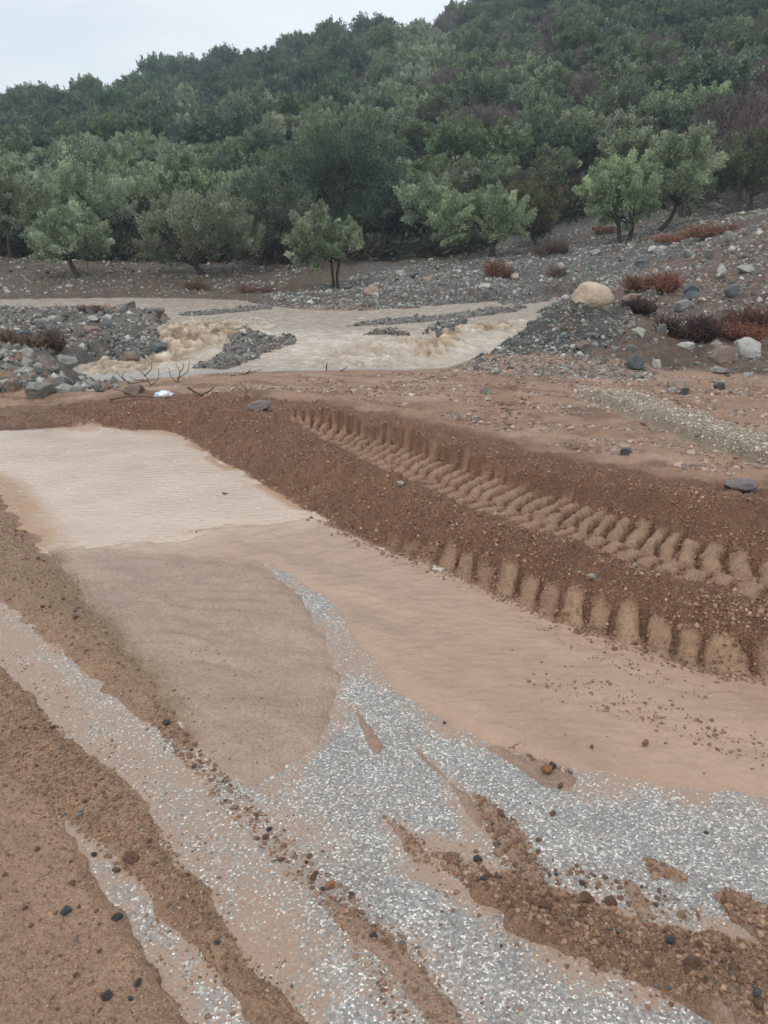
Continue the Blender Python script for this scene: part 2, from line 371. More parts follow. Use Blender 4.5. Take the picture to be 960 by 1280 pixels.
_cp += [(6.0, 24, .1), (4.4, 21, -.15), (1.7, 14.3, -.35), (2.3, 16.5, -.4), (3.1, 19, -.35), (-9, 11.5, 1.0), (-12, 15, 1.0), (-18, 25, .6), (-28, 35, .4), (-30, 45, 1.6), (30, 40, 4.5), (20, 22, 3.0), (14, 12, .9), (13, 8, .2)]
_cp = np.array(_cp)
def _U(r2): return r2 * np.log(r2 + 1e-9) * .5
def _fit():
    n = len(_cp); s = 10.; P = _cp[:, :2] / s
    K = _U(((P[:, None] - P[None]) ** 2).sum(-1)) + np.eye(n) * .002
    A = np.zeros((n + 3, n + 3)); A[:n, :n] = K; A[:n, n] = 1; A[:n, n + 1:] = P; A[n:, :n] = A[:n, n:].T
    return np.linalg.solve(A, np.r_[_cp[:, 2], 0, 0, 0]), P, s
_w, _Pc, _s = _fit()
def tps(x, y):
    xs, ys = x / _s, y / _s; o = _w[-3] + _w[-2] * xs + _w[-1] * ys
    for i in range(len(_Pc)): o = o + _w[i] * _U((xs - _Pc[i, 0]) ** 2 + (ys - _Pc[i, 1]) ** 2)
    return o
YB, YC = 48.0, 175.0
_sky = np.array([(-200, 165), (0, 116), (100, 104), (170, 96), (250, 78), (330, 60), (400, 40), (450, 28), (520, 22), (600, 4), (700, -30), (960, -120), (1200, -150)], float)
_sa, _, _sz = GY(_sky[:, 0], _sky[:, 1], YC); _sa = _sa / YC; _sz = _sz - 4.9
def land(x, y):
    yy = np.clip(y, -8, YB); xx = np.where(y > YB, x * YB / np.maximum(y, 1), x); xx = np.clip(xx, -34, 34)
    z = tps(xx, yy)
    side = np.maximum(np.abs(x) - 34, 0); z = z + np.where(y < YB, side * .02, 0)
    u = np.clip((y - YB) / (YC - YB), 0, None); zc = np.interp(x / np.maximum(y, 1), _sa, _sz)
    zb = z; hill = zb + (zc - zb) * np.where(u < 1, .93 * u + .07 * u * u, 1 - (u - 1) * .9) + 1.3 * fbm(x / 24, y / 24, 3, 40) * sst(0, .25, u)
    z = np.where(y > YB, np.maximum(hill, -6), z)
    a = sst(11, 22, y); return z + a * (.10 * fbm(x / 2.2, y / 2.2, 4, 50)) 

def Wl(x, y):                                # stream surface level
    return -.60 + .40 * sst(17.2, 20.6, y + .35 * np.sin(x * .9)) + .06 * sst(21, 36, y)
def spx(pts):                                # photo outline on the stream's own surface
    o = []
    for p in pts:
        z = -.3
        for _ in range(6):
            x, y = G(p[0], p[1], z); z = float(Wl(x, y))
        o.append((float(x), float(y)))
    return o
_near = [(x, y + .55) for x, y in gp([(110, 478), (150, 476), (250, 469), (330, 465), (430, 462), (540, 459), (585, 450)])]
STREAM = _near + spx([(602, 432), (640, 405), (672, 388), (712, 375), (722, 373.5)]) + spx([(722, 371.5), (700, 371), (640, 375), (570, 381), (520, 387), (480, 390), (420, 391), (350, 386), (290, 375), (170, 372), (60, 374), (-60, 376), (-200, 377), (-200, 384), (0, 386), (150, 388), (203, 393), (216, 400), (205, 414), (192, 424), (186, 436), (140, 446), (85, 462)])
BARS = [(spx([(225, 462), (262, 450), (300, 430), (345, 416), (360, 430), (378, 440), (330, 446), (290, 462)]), .06),
        (spx([(455, 436), (490, 432), (520, 418), (548, 405), (590, 400), (560, 416), (500, 438)]), .10),
        (spx([(425, 409), (470, 400), (540, 396), (600, 388), (665, 382), (650, 389), (590, 398), (500, 406)]), .05),
        (spx([(215, 393), (340, 382), (345, 386), (240, 396)]), .05),
        (spx([(130, 452), (160, 440), (200, 434), (205, 446), (160, 458)]), .12),
        (spx([(620, 378), (690, 373), (690, 377), (630, 382)]), .04)]
# berm lines (photo pixel, height)
def gl(pts, z): return smooth_line(gp(pts, z), 5)
F1 = gl([(60, 505), (130, 535), (215, 541), (260, 570), (330, 607), (385, 640), (460, 680), (560, 716), (650, 757), (760, 800), (860, 832), (960, 852), (1150, 900), (1500, 1000)], .012)
C1 = gl([(60, 492), (130, 500), (215, 506), (290, 524), (400, 568), (500, 612), (600, 655), (700, 690), (800, 722), (900, 757), (960, 778), (1150, 830), (1500, 920)], .19)
T1 = gl([(60, 490), (130, 497), (215, 500), (300, 512), (385, 540), (480, 588), (580, 632), (680, 668), (780, 700), (880, 728), (960, 748), (1150, 790), (1500, 860)], .075)
T2 = gl([(60, 489), (130, 495), (215, 499), (300, 508), (400, 532), (500, 560), (600, 594), (700, 625), (800, 655), (900, 685), (960, 700), (1150, 740), (1500, 810)], .075)
C2 = gl([(60, 486), (130, 492), (215, 496), (300, 504), (390, 513), (480, 533), (600, 568), (700, 592), (800, 612), (900, 632), (960, 645), (1150, 680), (1500, 750)], .21)
B2 = gl([(60, 485), (130, 490), (215, 494), (300, 500), (400, 506), (480, 519), (600, 548), (700, 573), (800, 592), (900, 608), (960, 618), (1150, 650), (1500, 715)], .03)
AX = C1
def _ax_v(L):
    s, v = frame(AX, L[:, 0], L[:, 1]); i = np.argsort(s); return s[i], v[i]
_prof = [_ax_v(L) for L in (F1, C1, T1, T2, C2, B2)]
def _s_at(px, py):
    a, b = G(px, py, .19); return float(frame(AX, np.array([float(a)]), np.array([float(b)]))[0][0])
S600, S400 = _s_at(600, 655), _s_at(400, 568); print('S', S600, S400)
def dens_smooth(t): return t
ROADREG = gp([(-900, 700), (-300, 560), (0, 535), (215, 535), (385, 632), (560, 705), (760, 788), (960, 840), (1300, 930), (2200, 1200), (2200, 1700), (-1500, 1700)])
PUD = gp([(-120, 552), (0, 546), (40, 546), (80, 541), (100, 546), (180, 534), (215, 538), (245, 560), (300, 592), (392, 645), (340, 652), (275, 648), (240, 662), (190, 674), (110, 678), (66, 676), (32, 650), (6, 612), (-60, 590), (-120, 575)])
TAN = gp([(10, 670), (60, 705), (110, 730), (220, 735), (318, 722), (336, 703), (362, 718), (400, 745), (440, 800), (500, 868), (560, 912), (640, 942), (720, 970), (800, 980), (960, 1003), (1300, 1050), (1700, 1000), (1500, 900), (960, 830), (760, 780), (560, 700), (385, 630), (215, 520), (120, 520), (0, 600)])
FAN = gp([(70, 690), (110, 689), (220, 697), (330, 708), (372, 742), (402, 785), (420, 830), (424, 880), (404, 925), (385, 945), (350, 965), (310, 985), (262, 950), (200, 890), (130, 800), (90, 745)])
RA = gp([(-700, 420), (-250, 560), (-40, 590), (0, 612), (25, 652), (55, 690), (100, 735), (150, 800), (200, 872), (235, 925), (205, 915), (150, 872), (90, 815), (40, 772), (0, 745), (-250, 660), (-700, 560)])
RB = gp([(-500, 740), (-200, 790), (0, 832), (60, 895), (130, 962), (190, 1022), (245, 1100), (295, 1180), (340, 1245), (370, 1290), (350, 1300), (290, 1245), (225, 1165), (180, 1110), (130, 1062), (60, 1010), (0, 970), (-500, 900)])
LB = gp([(-900, 860), (-300, 900), (0, 940), (60, 990), (110, 1065), (125, 1110), (160, 1165), (215, 1235), (262, 1290), (330, 1500), (-300, 1600), (-900, 1100)])
WR = gp([(540, 1062), (575, 1060), (600, 1085), (640, 1104), (700, 1118), (760, 1138), (800, 1162), (850, 1172), (900, 1180), (960, 1190), (1200, 1230), (1500, 1330), (1300, 1600), (1040, 1330), (930, 1285), (860, 1250), (800, 1232), (740, 1207), (690, 1187), (640, 1147), (590, 1117), (555, 1088)])
MISC = [(gp(p), h) for p, h in (
    ([(438, 882), (456, 890), (486, 935), (472, 946), (448, 925)], .006),
    ([(600, 930), (650, 945), (690, 955), (727, 972), (712, 992), (680, 986), (640, 955)], .012),
    ([(518, 935), (548, 955), (600, 1005), (612, 1040), (596, 1040), (562, 990), (530, 955)], .005),
    ([(585, 985), (622, 1010), (655, 1045), (672, 1085), (700, 1118), (650, 1112), (628, 1065), (602, 1022)], .012),
    ([(795, 1066), (830, 1080), (856, 1098), (848, 1106), (815, 1090)], .014),
    ([(900, 1122), (925, 1124), (975, 1150), (1060, 1180), (1060, 1215), (960, 1182), (925, 1150)], .03),
    ([(770, 1085), (800, 1110), (822, 1150), (800, 1150), (782, 1120)], .012),
    ([(475, 1020), (510, 1035), (545, 1070), (540, 1085), (505, 1060)], .006),
    ([(385, 1095), (430, 1130), (520, 1190), (560, 1240), (600, 1300), (540, 1300), (480, 1215), (420, 1150)], .007),
    ([(905, 1250), (960, 1270), (960, 1300), (900, 1300)], .01))]
RIV = gl([(712, 494), (760, 509), (800, 524), (860, 547), (910, 566), (960, 583), (1100, 625), (1400, 700)], .0)
RIVB = gp([(712, 488), (730, 486), (790, 494), (850, 512), (905, 530), (960, 548), (1100, 590), (1400, 660), (1400, 690), (1100, 618), (960, 574), (905, 556), (850, 536), (790, 514), (730, 500)], .03)
MUDL = gp([(-700, 500), (-100, 500), (60, 502), (235, 498), (235, 530), (180, 532), (80, 540), (0, 545), (-200, 552), (-700, 560)])
TRK = gl([(622, 470), (632, 500), (650, 540), (668, 560)], .03)
LINE_SPOTS = [(float(a), float(b)) for a, b in gp([(398, 645), (404, 648), (412, 651), (476, 682), (484, 686), (553, 712)])]

def zones(x, y):
    """height and surface character of the ground sheet"""
    z0 = land(x, y); n = x.size
    z = z0.copy(); zero = np.zeros(n)
    wob = .5 * fbm(x * 3, y * 3, 3, 1) + .25 * perlin(x * 14, y * 14, 2)
    # default colours
    mud = np.array([.192, .102, .059]); flatc = np.array([.265, .160, .104]); tan = np.array([.40, .275, .20]); grey = np.array([.10, .10, .092])
    tint = np.tile(flatc, (n, 1)); wet = np.full(n, .45); grain = np.full(n, .55); stone = zero.copy()
    def blend(mask, col, w=None, g=None, st=None):
        nonlocal wet, grain, stone
        tint[:] = tint * (1 - mask[:, None]) + np.asarray(col) * mask[:, None]
        if w is not None: wet = wet * (1 - mask) + w * mask
        if g is not None: grain = grain * (1 - mask) + g * mask
        if st is not None: stone = stone * (1 - mask) + st * mask
    # mid field: brown flat breaks up into rubble banks
    sh = .6 * fbm(x / 1.2, y / 1.2, 3, 5)
    px, py = x / np.maximum(y, .1), y
    farb = sst(27, 30, y + sh); blend(farb, (.092, .068, .049), .25, .9, .40)
    hillm = sst(50, 60, y); blend(hillm, (.060, .050, .036), .1, .9, .25)
    # left rubble
    lm = sst(.0, .5, sdf(LRUB, x, y) + .25 * sh); blend(lm, (.12, .105, .088), .3, .9, .55)
    rm = sst(.0, .5, sdf(RRUB, x, y) + .3 * sh); blend(rm, (.118, .076, .052), .4, .9, .45)
    mm = sst(-.1, .3, sdf(MOUND, x, y) + .25 * sh); blend(mm, (.068, .068, .060), .35, .9, .72)
    ftrans = sst(30, 33, y) * sst(-3, 1, x - (y - 30) * .0) * (1 - sst(0, 5, x - 12)); blend(ftrans * .9, (.095, .095, .085), .3, .9, .7)
    soil = np.clip(fbm(x / 5, y / 5, 3, 60) * 1.6, 0, 1) * farb; blend(soil * .8, (.085, .055, .038), None, None, .15)
    # flats: lumpy trampled mud in front of the stream
    flat = (1 - sst(10.6, 12.0, y)) * sst(5, 6, y + .55 * x)
    z += flat * (.030 * fbm(x * 1.6, y * 3.2, 4, 8) + .022 * np.abs(fbm(x * 5, y * 9, 4, 9)) + .008 * fbm(x * 18, y * 24, 3, 12))
    blend(flat * np.clip(fbm(x * .9, y * 2.0, 3, 61) * 1.3, 0, 1) * .8, (.32, .215, .150), .6, .3); blend(flat * np.clip(fbm(x * 1.6 + 7, y * 3.4, 4, 62) * 1.8, 0, 1) * .75, (.175, .100, .062), .4, .9)
    ml = sst(-.15, .25, sdf(MUDL, x, y) + .2 * wob); z += ml * (.030 * np.abs(fbm(x * 3.5, y * 6, 4, 13)) + .02 * fbm(x * 9, y * 12, 3, 14)); blend(ml, (.195, .112, .070), .4, .9)
    # tyre track imprint in the flat
    s, v = frame(TRK, x, y); tm = sst(.36, .28, np.abs(v)) * sst(-.3, .1, s) * (1 - sst(3.0, 3.6, s))
    z += tm * (.028 * np.sin(2 * math.pi * (s / .15 + np.abs(v) * 2.2)) - .02)
    # rivulet and pebble strip
    s, v = frame(RIV, x, y); vv = v + .05 * fbm(x * 2, y * 2, 2, 66)
    rv = sst(.17, .06, np.abs(vv)) * sst(-.2, .4, s); z[:] = z * (1 - rv) - .065 * rv; blend(rv, (.15, .12, .09), .9, .2)
    pb = sst(-.04, .06, sdf(RIVB, x, y) + .08 * wob); z += pb * .035; blend(pb, (.30, .24, .185), .35, 1.0, 0)
    # ---------------- berms
    s, v = frame(AX, x, y); reg = (np.abs(v) < 3.0) & (y < 13)
    K = [np.interp(s, a, b) for a, b in _prof]
    r = np.nonzero(reg)[0]; sr = s[r]; vr = v[r]; k = [q[r] for q in K]; xr, yr = x[r], y[r]
    vr = vr + .035 * fbm(xr * 2.2, yr * 2.2, 3, 20)
    sgn = 1.0 if np.median(k[0] - k[5]) < 0 else -1.0          # make v grow from foot 1 to back 2
    vr = vr * sgn; k = [q * sgn for q in k]
    for i in range(1, 6): k[i] = np.maximum(k[i], k[i - 1] + .02)
    am = sst(.3, 2.2, sr)                                       # berms fade in from the left
    xx_, yy_ = xr, yr
    lum = 1 + .22 * fbm(xr * 1.7, yr * 1.7, 3, 22)
    hc1 = .20 * lum * (.35 + .65 * am); hc2 = .225 * (1 + .3 * fbm(xr * 1.5 + 9, yr * 1.5, 3, 23)) * (.45 + .55 * sst(1.0, 3.2, sr)) * sst(.2, 1.2, sr); g_ = sst(S400 - 2.5, S400 - .8, sr); ht = .07 * g_ + (1 - g_) * .5 * (hc1 + hc2)
    hs = [np.full(r.size, -.02), hc1, ht, ht, hc2, np.full(r.size, .03)]
    z_b = np.full(r.size, -.02)
    for i in range(5):
        t = np.clip((vr - k[i]) / (k[i + 1] - k[i]), 0, 1)
        if i == 0: t = 1 - (1 - t) ** 1.35
        else: t = t * t * (3 - 2 * t)
        inside = (vr >= k[i]) & (vr <= k[i + 1] if i < 4 else True)
        z_b = np.where(inside, hs[i] * (1 - t) + hs[i + 1] * t, z_b)
    z_b = np.where(vr > k[5], .03, z_b)
    # crumbly lumps
    w1, id1 = worley(xr * 22, yr * 22, 30); w2, _ = worley(xr * 55, yr * 55, 31)
    bm = sst(0, .03, vr - k[0]) * (1 - sst(.15, .55, vr - k[5]))
    # lug imprints
    fw = (vr - k[0]) / (k[1] - k[0]); tw = (vr - k[2]) / (k[3] - k[2])
    l1 = sst(S600 - .9, S600 + .5, sr)
    def lug(phase, sd_):
        ii = np.floor(phase); f = phase - ii; rnd = ((ii.astype(np.int64) * 7919 + sd_) % 97) / 97.
        return f, rnd
    jit = .12 * perlin(sr * 2.1, vr * 3, 25) + .10 * perlin(sr * 11, vr * 13, 24) + .05 * perlin(sr * 30, vr * 30, 21)
    p1 = sr / .138 + 1.55 * fw - .35 * fw * fw + jit; f1, r1 = lug(p1, 11)
    dome1 = np.clip(np.sin(np.pi * np.clip(f1 / .80, 0, 1)), 0, 1) ** .26
    top1 = .26 + .24 * l1 + .10 * (r1 - .5)                        # where the lug hole ends up the face
    e1 = sst(-.03, .06, fw) * (1 - sst(top1 - .16, top1 + .06, fw + .05 * perlin(sr * 9, vr * 6, 26)))
    env1 = e1 * (.12 + .88 * l1) * (.75 + .5 * r1)
    lugd1 = (dome1 - .86) * (.048 + .030 * sst(.1, .6, fw)) * env1 * (.7 + .6 * np.clip(.5 + perlin(sr * 4, vr * 4, 19), 0, 1))
    bar1 = dome1
    p2 = sr / .124 + np.where(tw > .40, 1.75 * (tw - .40), .9 * (tw - .40) + .45) + jit; f2, r2 = lug(p2, 53)
    dome2 = np.clip(np.sin(np.pi * np.clip(f2 / .80, 0, 1)), 0, 1) ** .28
    bar2 = dome2
    tj = tw + .05 * perlin(sr * 9, vr * 6, 28) + .10 * (r2 - .5)
    e2 = sst(-.05, .08, tj) * (1 - sst(.92, 1.10, tj)) * sst(S400 - 2.1, S400 - 1.2, sr)
    lo = 1 - .50 * (1 - sst(.30, .48, tw)); gap = 1 - .8 * np.exp(-((tj - .40) / .045) ** 2)
    lugd2 = (dome2 * gap - .80) * (.060 + .035 * sst(.5, .95, tw)) * e2 * lo * (.8 + .4 * r2)
    rough = bm * (1 - .62 * np.maximum(env1 * bar1, e2 * bar2)) 
    z_b = z_b + lugd1 + lugd2 + rough * (.032 * (.5 - w1) * (id1 > .25) + .018 * (.5 - w2) + .030 * fbm(xr * 6, yr * 6, 3, 33)) + bm * (.005 * fbm(xr * 60, yr * 60, 2, 34) + .006 * fbm(xr * 25, yr * 25, 2, 32))
    z_b = np.where(vr > k[0] + .02, np.maximum(z_b, .010 + .01 * (.5 - w2)), z_b)
    mix = sst(-.02, .04, vr - k[0]) * (1 - sst(-.05, .30, vr - k[5] + .12 * fbm(xr * 3, yr * 3, 3, 29))) * sst(-.6, .4, sr)
    z[r] = z[r] * (1 - mix) + z_b * mix
    full = np.zeros(n); full[r] = mix
    blend(full, mud, .35, .95, 0)
    sm = np.zeros(n); sm[r] = np.maximum(env1 * bar1 * sst(.1, .6, env1), e2 * bar2) * mix
    blend(sm * .82, (.33, .205, .130), .45, .65)  # raised lug tops painted lighter, for the light their slope catches
    # ---------------- the road side: sheets of silt over the chip seal
    q = np.nonzero((y < 11) & (full < .98) & (sdf_fast(ROADREG, x, y)))[0]
    if q.size:
        X, Y = x[q], y[q]; ww = wob[q]; a = np.full(q.size, -.022)
        T = tint[q]; We = wet[q]; Gr = grain[q]; St = np.zeros(q.size)
        def lay(poly, h, wdt, warp, col, w, g, hn=0):
            nonlocal a, We, Gr, T
            d = sdf(poly, X, Y) + warp * ww; S = sst(-wdt, wdt, d); top = (h + .022) * S - .022 + hn * S
            m = sst(-wdt * .8, wdt * .4, d)
            T = T * (1 - m[:, None]) + np.asarray(col) * m[:, None]; We = We * (1 - m) + w * m; Gr = Gr * (1 - m) + g * m
            a = np.where(m > 0, np.maximum(a, top), a); return d, S
        wl, wid = worley(X * 30, Y * 30, 35); ws, wis = worley(X * 70, Y * 70, 36)
        grn = .012 * (.45 - wl) * (wid > .45) + .007 * (.5 - ws)
        fl = fbm(X * 1.2 + Y * .8, Y * 5 - X * 4, 4, 37)
        lay(TAN, .0145, .10, .05, (.335, .228, .162), .98, .14, .0036 * fl + .0022 * fbm(X * 9 + 4 * Y, Y * 26, 4, 38) + .003 * np.clip(fbm(X * 5, Y * 9, 4, 86) - .45, 0, 1) * sst(1.2, 2.5, X + .5 * Y - 1))
        rip = np.sin(2 * math.pi * (Y * 7.5 + 1.3 * fbm(X * 1.2, Y * 1.2, 3, 39) + .9 * X)) * sst(.35, -.3, fbm(X * 2, Y * 2, 2, 45)) * .0042
        dF, sF = lay(FAN, .016, .09, .08, (.325, .235, .180), .84, .40, rip + .003 * fbm(X * 5, Y * 8, 3, 41) + .004 * (.5 - ws))
        lay(LB, .020, .05, .06, (.315, .200, .132), .4, .78, .010 * fbm(X * 4, Y * 4, 4, 42) + .35 * grn)
        lay(RB, .026, .10, .06, (.335, .215, .135), .45, .95, .8 * grn + .008 * fbm(X * 5, Y * 5, 3, 43))
        lay(RA, .042, .13, .08, (.31, .20, .125), .5, .95, grn + .010 * fbm(X * 4, Y * 6, 3, 44))
        lay(WR, .026, .05, .09, (.255, .155, .096), .7, .9, 1.3 * grn + .020 * fbm(X * 7, Y * 7, 3, 46))
        for poly, h in MISC: lay(poly, h, .025, .035, (.275, .185, .135), .8, .5, .5 * grn + .004 * fbm(X * 9, Y * 9, 3, 47))
        flow = fbm(X * 1.1 + .4 * fbm(X, Y, 2, 83), (Y * 4.5 + X * 3.4), 5, 84, .6); T = T * (1 + .09 * np.clip(flow, -1.2, 1.2)[:, None] * (Gr < .5)[:, None])
        dp = sdf(PUD, X, Y) + .05 * ww + .07 * fbm(X * 1.5, Y * 7, 4, 85); pn = sst(-.50, -.02, dp) * (Gr < .5); T = T * (1 - .8 * pn[:, None]) + np.array((.44, .33, .255)) * .8 * pn[:, None]; We = We * (1 - pn) + pn; Sp = sst(-.12, .12, dp + .10 * fl)
        a = a * (1 - Sp) + (-.03) * Sp
        for lx, ly in LINE_SPOTS:
            d = np.hypot((X - lx) * .8, Y - ly); a = np.where(True, a - .05 * np.exp(-(d / .035) ** 2), a)
        blendm = 1 - full[q]
        z[q] = z[q] * (1 - blendm) + a * blendm + 0
        tint[q] = tint[q] * (1 - blendm[:, None]) + T * blendm[:, None]; wet[q] = wet[q] * (1 - blendm) + We * blendm; grain[q] = grain[q] * (1 - blendm) + Gr * blendm
    # ---------------- stream bed
    q = np.nonzero((y > 10.5) & (y < 60))[0]
    X, Y = x[q], y[q]; d = sdf(STREAM, X, Y) + .22 * fbm(X / .9, Y / .9, 3, 48)
    S = sst(-.55, .45, d); wv = Wl(X, Y)
    bed = wv - .35
    for poly, h in BARS:
        db = sdf(poly, X, Y) + .16 * fbm(X / .7, Y / .7, 3, 49); bed = np.maximum(bed, wv - .35 + (h + .35) * sst(-.35, .25, db) + .03 * fbm(X * 3, Y * 3, 2, 51))
    zq = z[q] * (1 - S) + bed * S; z[q] = np.where(S > 0, zq, z[q])
    mS = sst(.1, .7, S); T = tint[q]; T = T * (1 - mS[:, None]) + np.array((.105, .088, .070)) * mS[:, None]; tint[q] = T
    stone[q] = stone[q] * (1 - mS) + .4 * mS; wet[q] = wet[q] * (1 - mS) + .6 * mS
    # coarse relief on rubble
    rub = np.clip(lm + rm + mm + farb * .8, 0, 1) * (1 - hillm)
    w3, id3 = worley(x * 4.2, y * 4.2, 52)
    sp2 = np.clip(fbm(x * 1.9, y * 1.9, 4, 63) * 1.4, -1, 1); tint *= (1 + .28 * (rub * sp2)[:, None])
    z += rub * (.10 * np.clip(.5 - w3, 0, 1) * (id3 > .35) + .08 * fbm(x * 1.3, y * 1.3, 5, 53, .62))
    return z, tint, wet, grain, stone
def sdf_fast(poly, x, y):
    P = np.asarray(poly); ins = np.zeros(x.shape, bool)
    for i in range(len(P)):
        ax, ay = P[i]; bx, by = P[(i + 1) % len(P)]; c = (ay > y) != (by > y)
        if by != ay: ins ^= c & (x < (y - ay) * (bx - ax) / (by - ay) + ax)
    return ins
LRUB = [(-30, 34), (-9, 33), (-6.2, 23), (-5.6, 20), (-5.0, 15), (-3.2, 12.2), (-3.4, 10.3), (-6, 9.9), (-9, 9.6), (-20, 9), (-40, 20)]
_m = [tuple(map(float, GY(*p)[:2])) for p in ((600, 448, 12.4), (640, 415, 13.6), (690, 376, 15.4), (770, 366, 16.4), (800, 400, 14.5), (790, 430, 13.2), (700, 450, 12.4))]
MOUND = [(1.25, 12.5), (1.3, 13.6), (1.6, 15.5), (1.9, 18.5), (2.6, 23), (3.5, 28), (7, 30), _m[3], _m[4], _m[5], _m[6]]
RRUB = [_m[6], _m[2], (4, 20), (6, 27), (10, 32), (40, 50), (60, 30), (30, 11), (12, 10.8), tuple(map(float, G(960, 468))), tuple(map(float, G(880, 462))), tuple(map(float, G(800, 458)))]

def grid(rs, th):
    R, T = np.meshgrid(rs, th, indexing='ij'); x = (R * np.sin(T)).ravel(); y = (R * np.cos(T)).ravel()
    nr, nt_ = R.shape; i = np.arange(nr - 1)[:, None] * nt_; j = np.arange(nt_ - 1)[None]
    return x, y, np.stack([i + j, i + j + 1, i + nt_ + j + 1, i + nt_ + j], -1).reshape(-1, 4)[:, ::-1]
rs = [.15]
while rs[-1] < 520:
    r_ = rs[-1]
    if r_ < .8: d = .03
    elif r_ < 12: d = (r_ * r_ + 2.56) / (1.6 * F) * 1.25
    elif r_ < 50: d = r_ * .0040
    else: d = r_ * .02
    d = max(min(d, .9e9), .0022)
    rs.append(r_ + min(d, r_ * .0068 if r_ > 4 else 1))
rs = np.array(rs)
fine = np.radians(np.arange(-33, 33.001, .062)); side = np.radians(np.linspace(33.4, 180, 60))
th = np.concatenate([-side[::-1], fine, side])
gx, gy, gf = grid(rs, th)
gz, gt, gw, gg, gs = zones(gx, gy)
ground = mesh_np('ground', np.stack([gx, gy, gz], 1), gf, M_GROUND, attrs={'tint': gt, 'wet': gw, 'grain': gg, 'stone': gs})
tag(ground, 'red brown mud, silt and rubble ground churned by tyre tracks', 'ground', kind='structure')
print('ground verts', len(gx))
def gz_at(x, y):
    x = np.atleast_1d(np.asarray(x, float)); y = np.atleast_1d(np.asarray(y, float)); return zones(x, y)[0]
# cheap lookup on the polar grid
NR, NT = len(rs), len(th); GZ = gz.reshape(NR, NT)
def zlook(x, y):
    x = np.atleast_1d(np.asarray(x, float)); y = np.atleast_1d(np.asarray(y, float))
    r = np.hypot(x, y); t = np.arctan2(x, y)
    i = np.clip(np.searchsorted(rs, r) - 1, 0, NR - 2); j = np.clip(np.searchsorted(th, t) - 1, 0, NT - 2)
    a = np.clip((r - rs[i]) / (rs[i + 1] - rs[i]), 0, 1); b = np.clip((t - th[j]) / (th[j + 1] - th[j]), 0, 1)
    return (GZ[i, j] * (1 - a) + GZ[i + 1, j] * a) * (1 - b) + (GZ[i, j + 1] * (1 - a) + GZ[i + 1, j + 1] * a) * b
def hit(px, py, tmin=1.0, tmax=260.):
    dx, dy, dz = [float(q) for q in ray(px, py)]
    t = np.geomspace(tmin, tmax, 4000); zz = zlook(t * dx, t * dy); b = np.nonzero(CAMH + t * dz < zz)[0]
    if not len(b): return None
    k = t[b[0]]; return k * dx, k * dy, float(zz[b[0]])

# road
xs, ys, rf = grid(np.concatenate([np.linspace(.1, 1, 12), rs[(rs > 1) & (rs < 7)][::2], np.linspace(7, 13, 20)]), np.concatenate([-side[::-1][:], fine[::2], side]))
film = np.zeros(xs.size); wv = fbm(xs * 3, ys * 3, 3, 70)
def fmask(poly, soft, warp=.08): return sst(-soft, soft, sdf(gp(poly), xs, ys) + warp * wv)
film = np.maximum(film, .92 * fmask([(-900, 640), (-50, 730), (0, 740), (100, 820), (200, 900), (300, 1000), (330, 1060), (370, 1110), (405, 1180), (420, 1300), (420, 1500), (-200, 1500), (-900, 1000)], .12))
film = np.maximum(film, .62 * fmask([(240, 930), (310, 980), (390, 950), (400, 1010), (420, 1080), (430, 1160), (400, 1290), (300, 1290), (240, 1150), (180, 1000)], .12))
film = np.maximum(film, .80 * fmask([(330, 960), (400, 915), (425, 880), (432, 905), (408, 950), (395, 1000), (350, 1010), (300, 995)], .05))
film = np.where(fmask([(100, 1060), (150, 1065), (220, 1140), (330, 1290), (270, 1310), (190, 1200), (130, 1130)], .04, .04) > .5, film * .50, film)
film = film - .32 * fmask([(60, 810), (120, 850), (170, 905), (200, 960), (180, 990), (140, 960), (90, 870)], .08)
film = film - .30 * fmask([(200, 960), (260, 1000), (330, 1090), (300, 1150), (240, 1090), (200, 1020)], .08)
film = np.maximum(film, .55 * fmask([(470, 1010), (520, 1030), (560, 1070), (640, 1150), (700, 1190), (820, 1240), (960, 1290), (960, 1320), (700, 1215), (600, 1150), (520, 1090)], .05))
film = np.maximum(film, .50 * fmask([(380, 1110), (440, 1110), (520, 1160), (580, 1230), (620, 1300), (460, 1300), (400, 1200)], .08))
film = np.maximum(film, .42 * fmask([(590, 980), (640, 1000), (690, 1070), (800, 1100), (900, 1150), (960, 1160), (960, 1240), (700, 1180), (560, 1080)], .08))
film = np.maximum(film, .75 * fmask([(520, 930), (555, 955), (605, 1010), (640, 1060), (600, 1060), (560, 1000)], .03, .03))
for Pz, amp, wd in ((TAN, .80, .13), (FAN, .80, .12), (WR, .95, .10), (RB, .95, .10), (RA, .95, .12), (LB, .9, .12)):
    film = np.maximum(film, amp * sst(-wd, .03, sdf(Pz, xs, ys) + .09 * wv + .03 * perlin(xs * 16, ys * 16, 73)))
film = np.maximum(film, .20 + .10 * np.clip(fbm(xs * 1.4 + 3, ys * 1.4, 4, 72), -1, 1))
road = mesh_np('road', np.stack([xs, ys, zlook(xs, ys) * 0 + np.where(sdf(ROADREG, xs, ys) > -.02, 0, -.15)], 1), rf, M_ROAD, attrs={'film': np.clip(film, 0, 1)})
tag(road, 'grey chip seal road surface strewn with white stone chips', 'road', kind='structure')

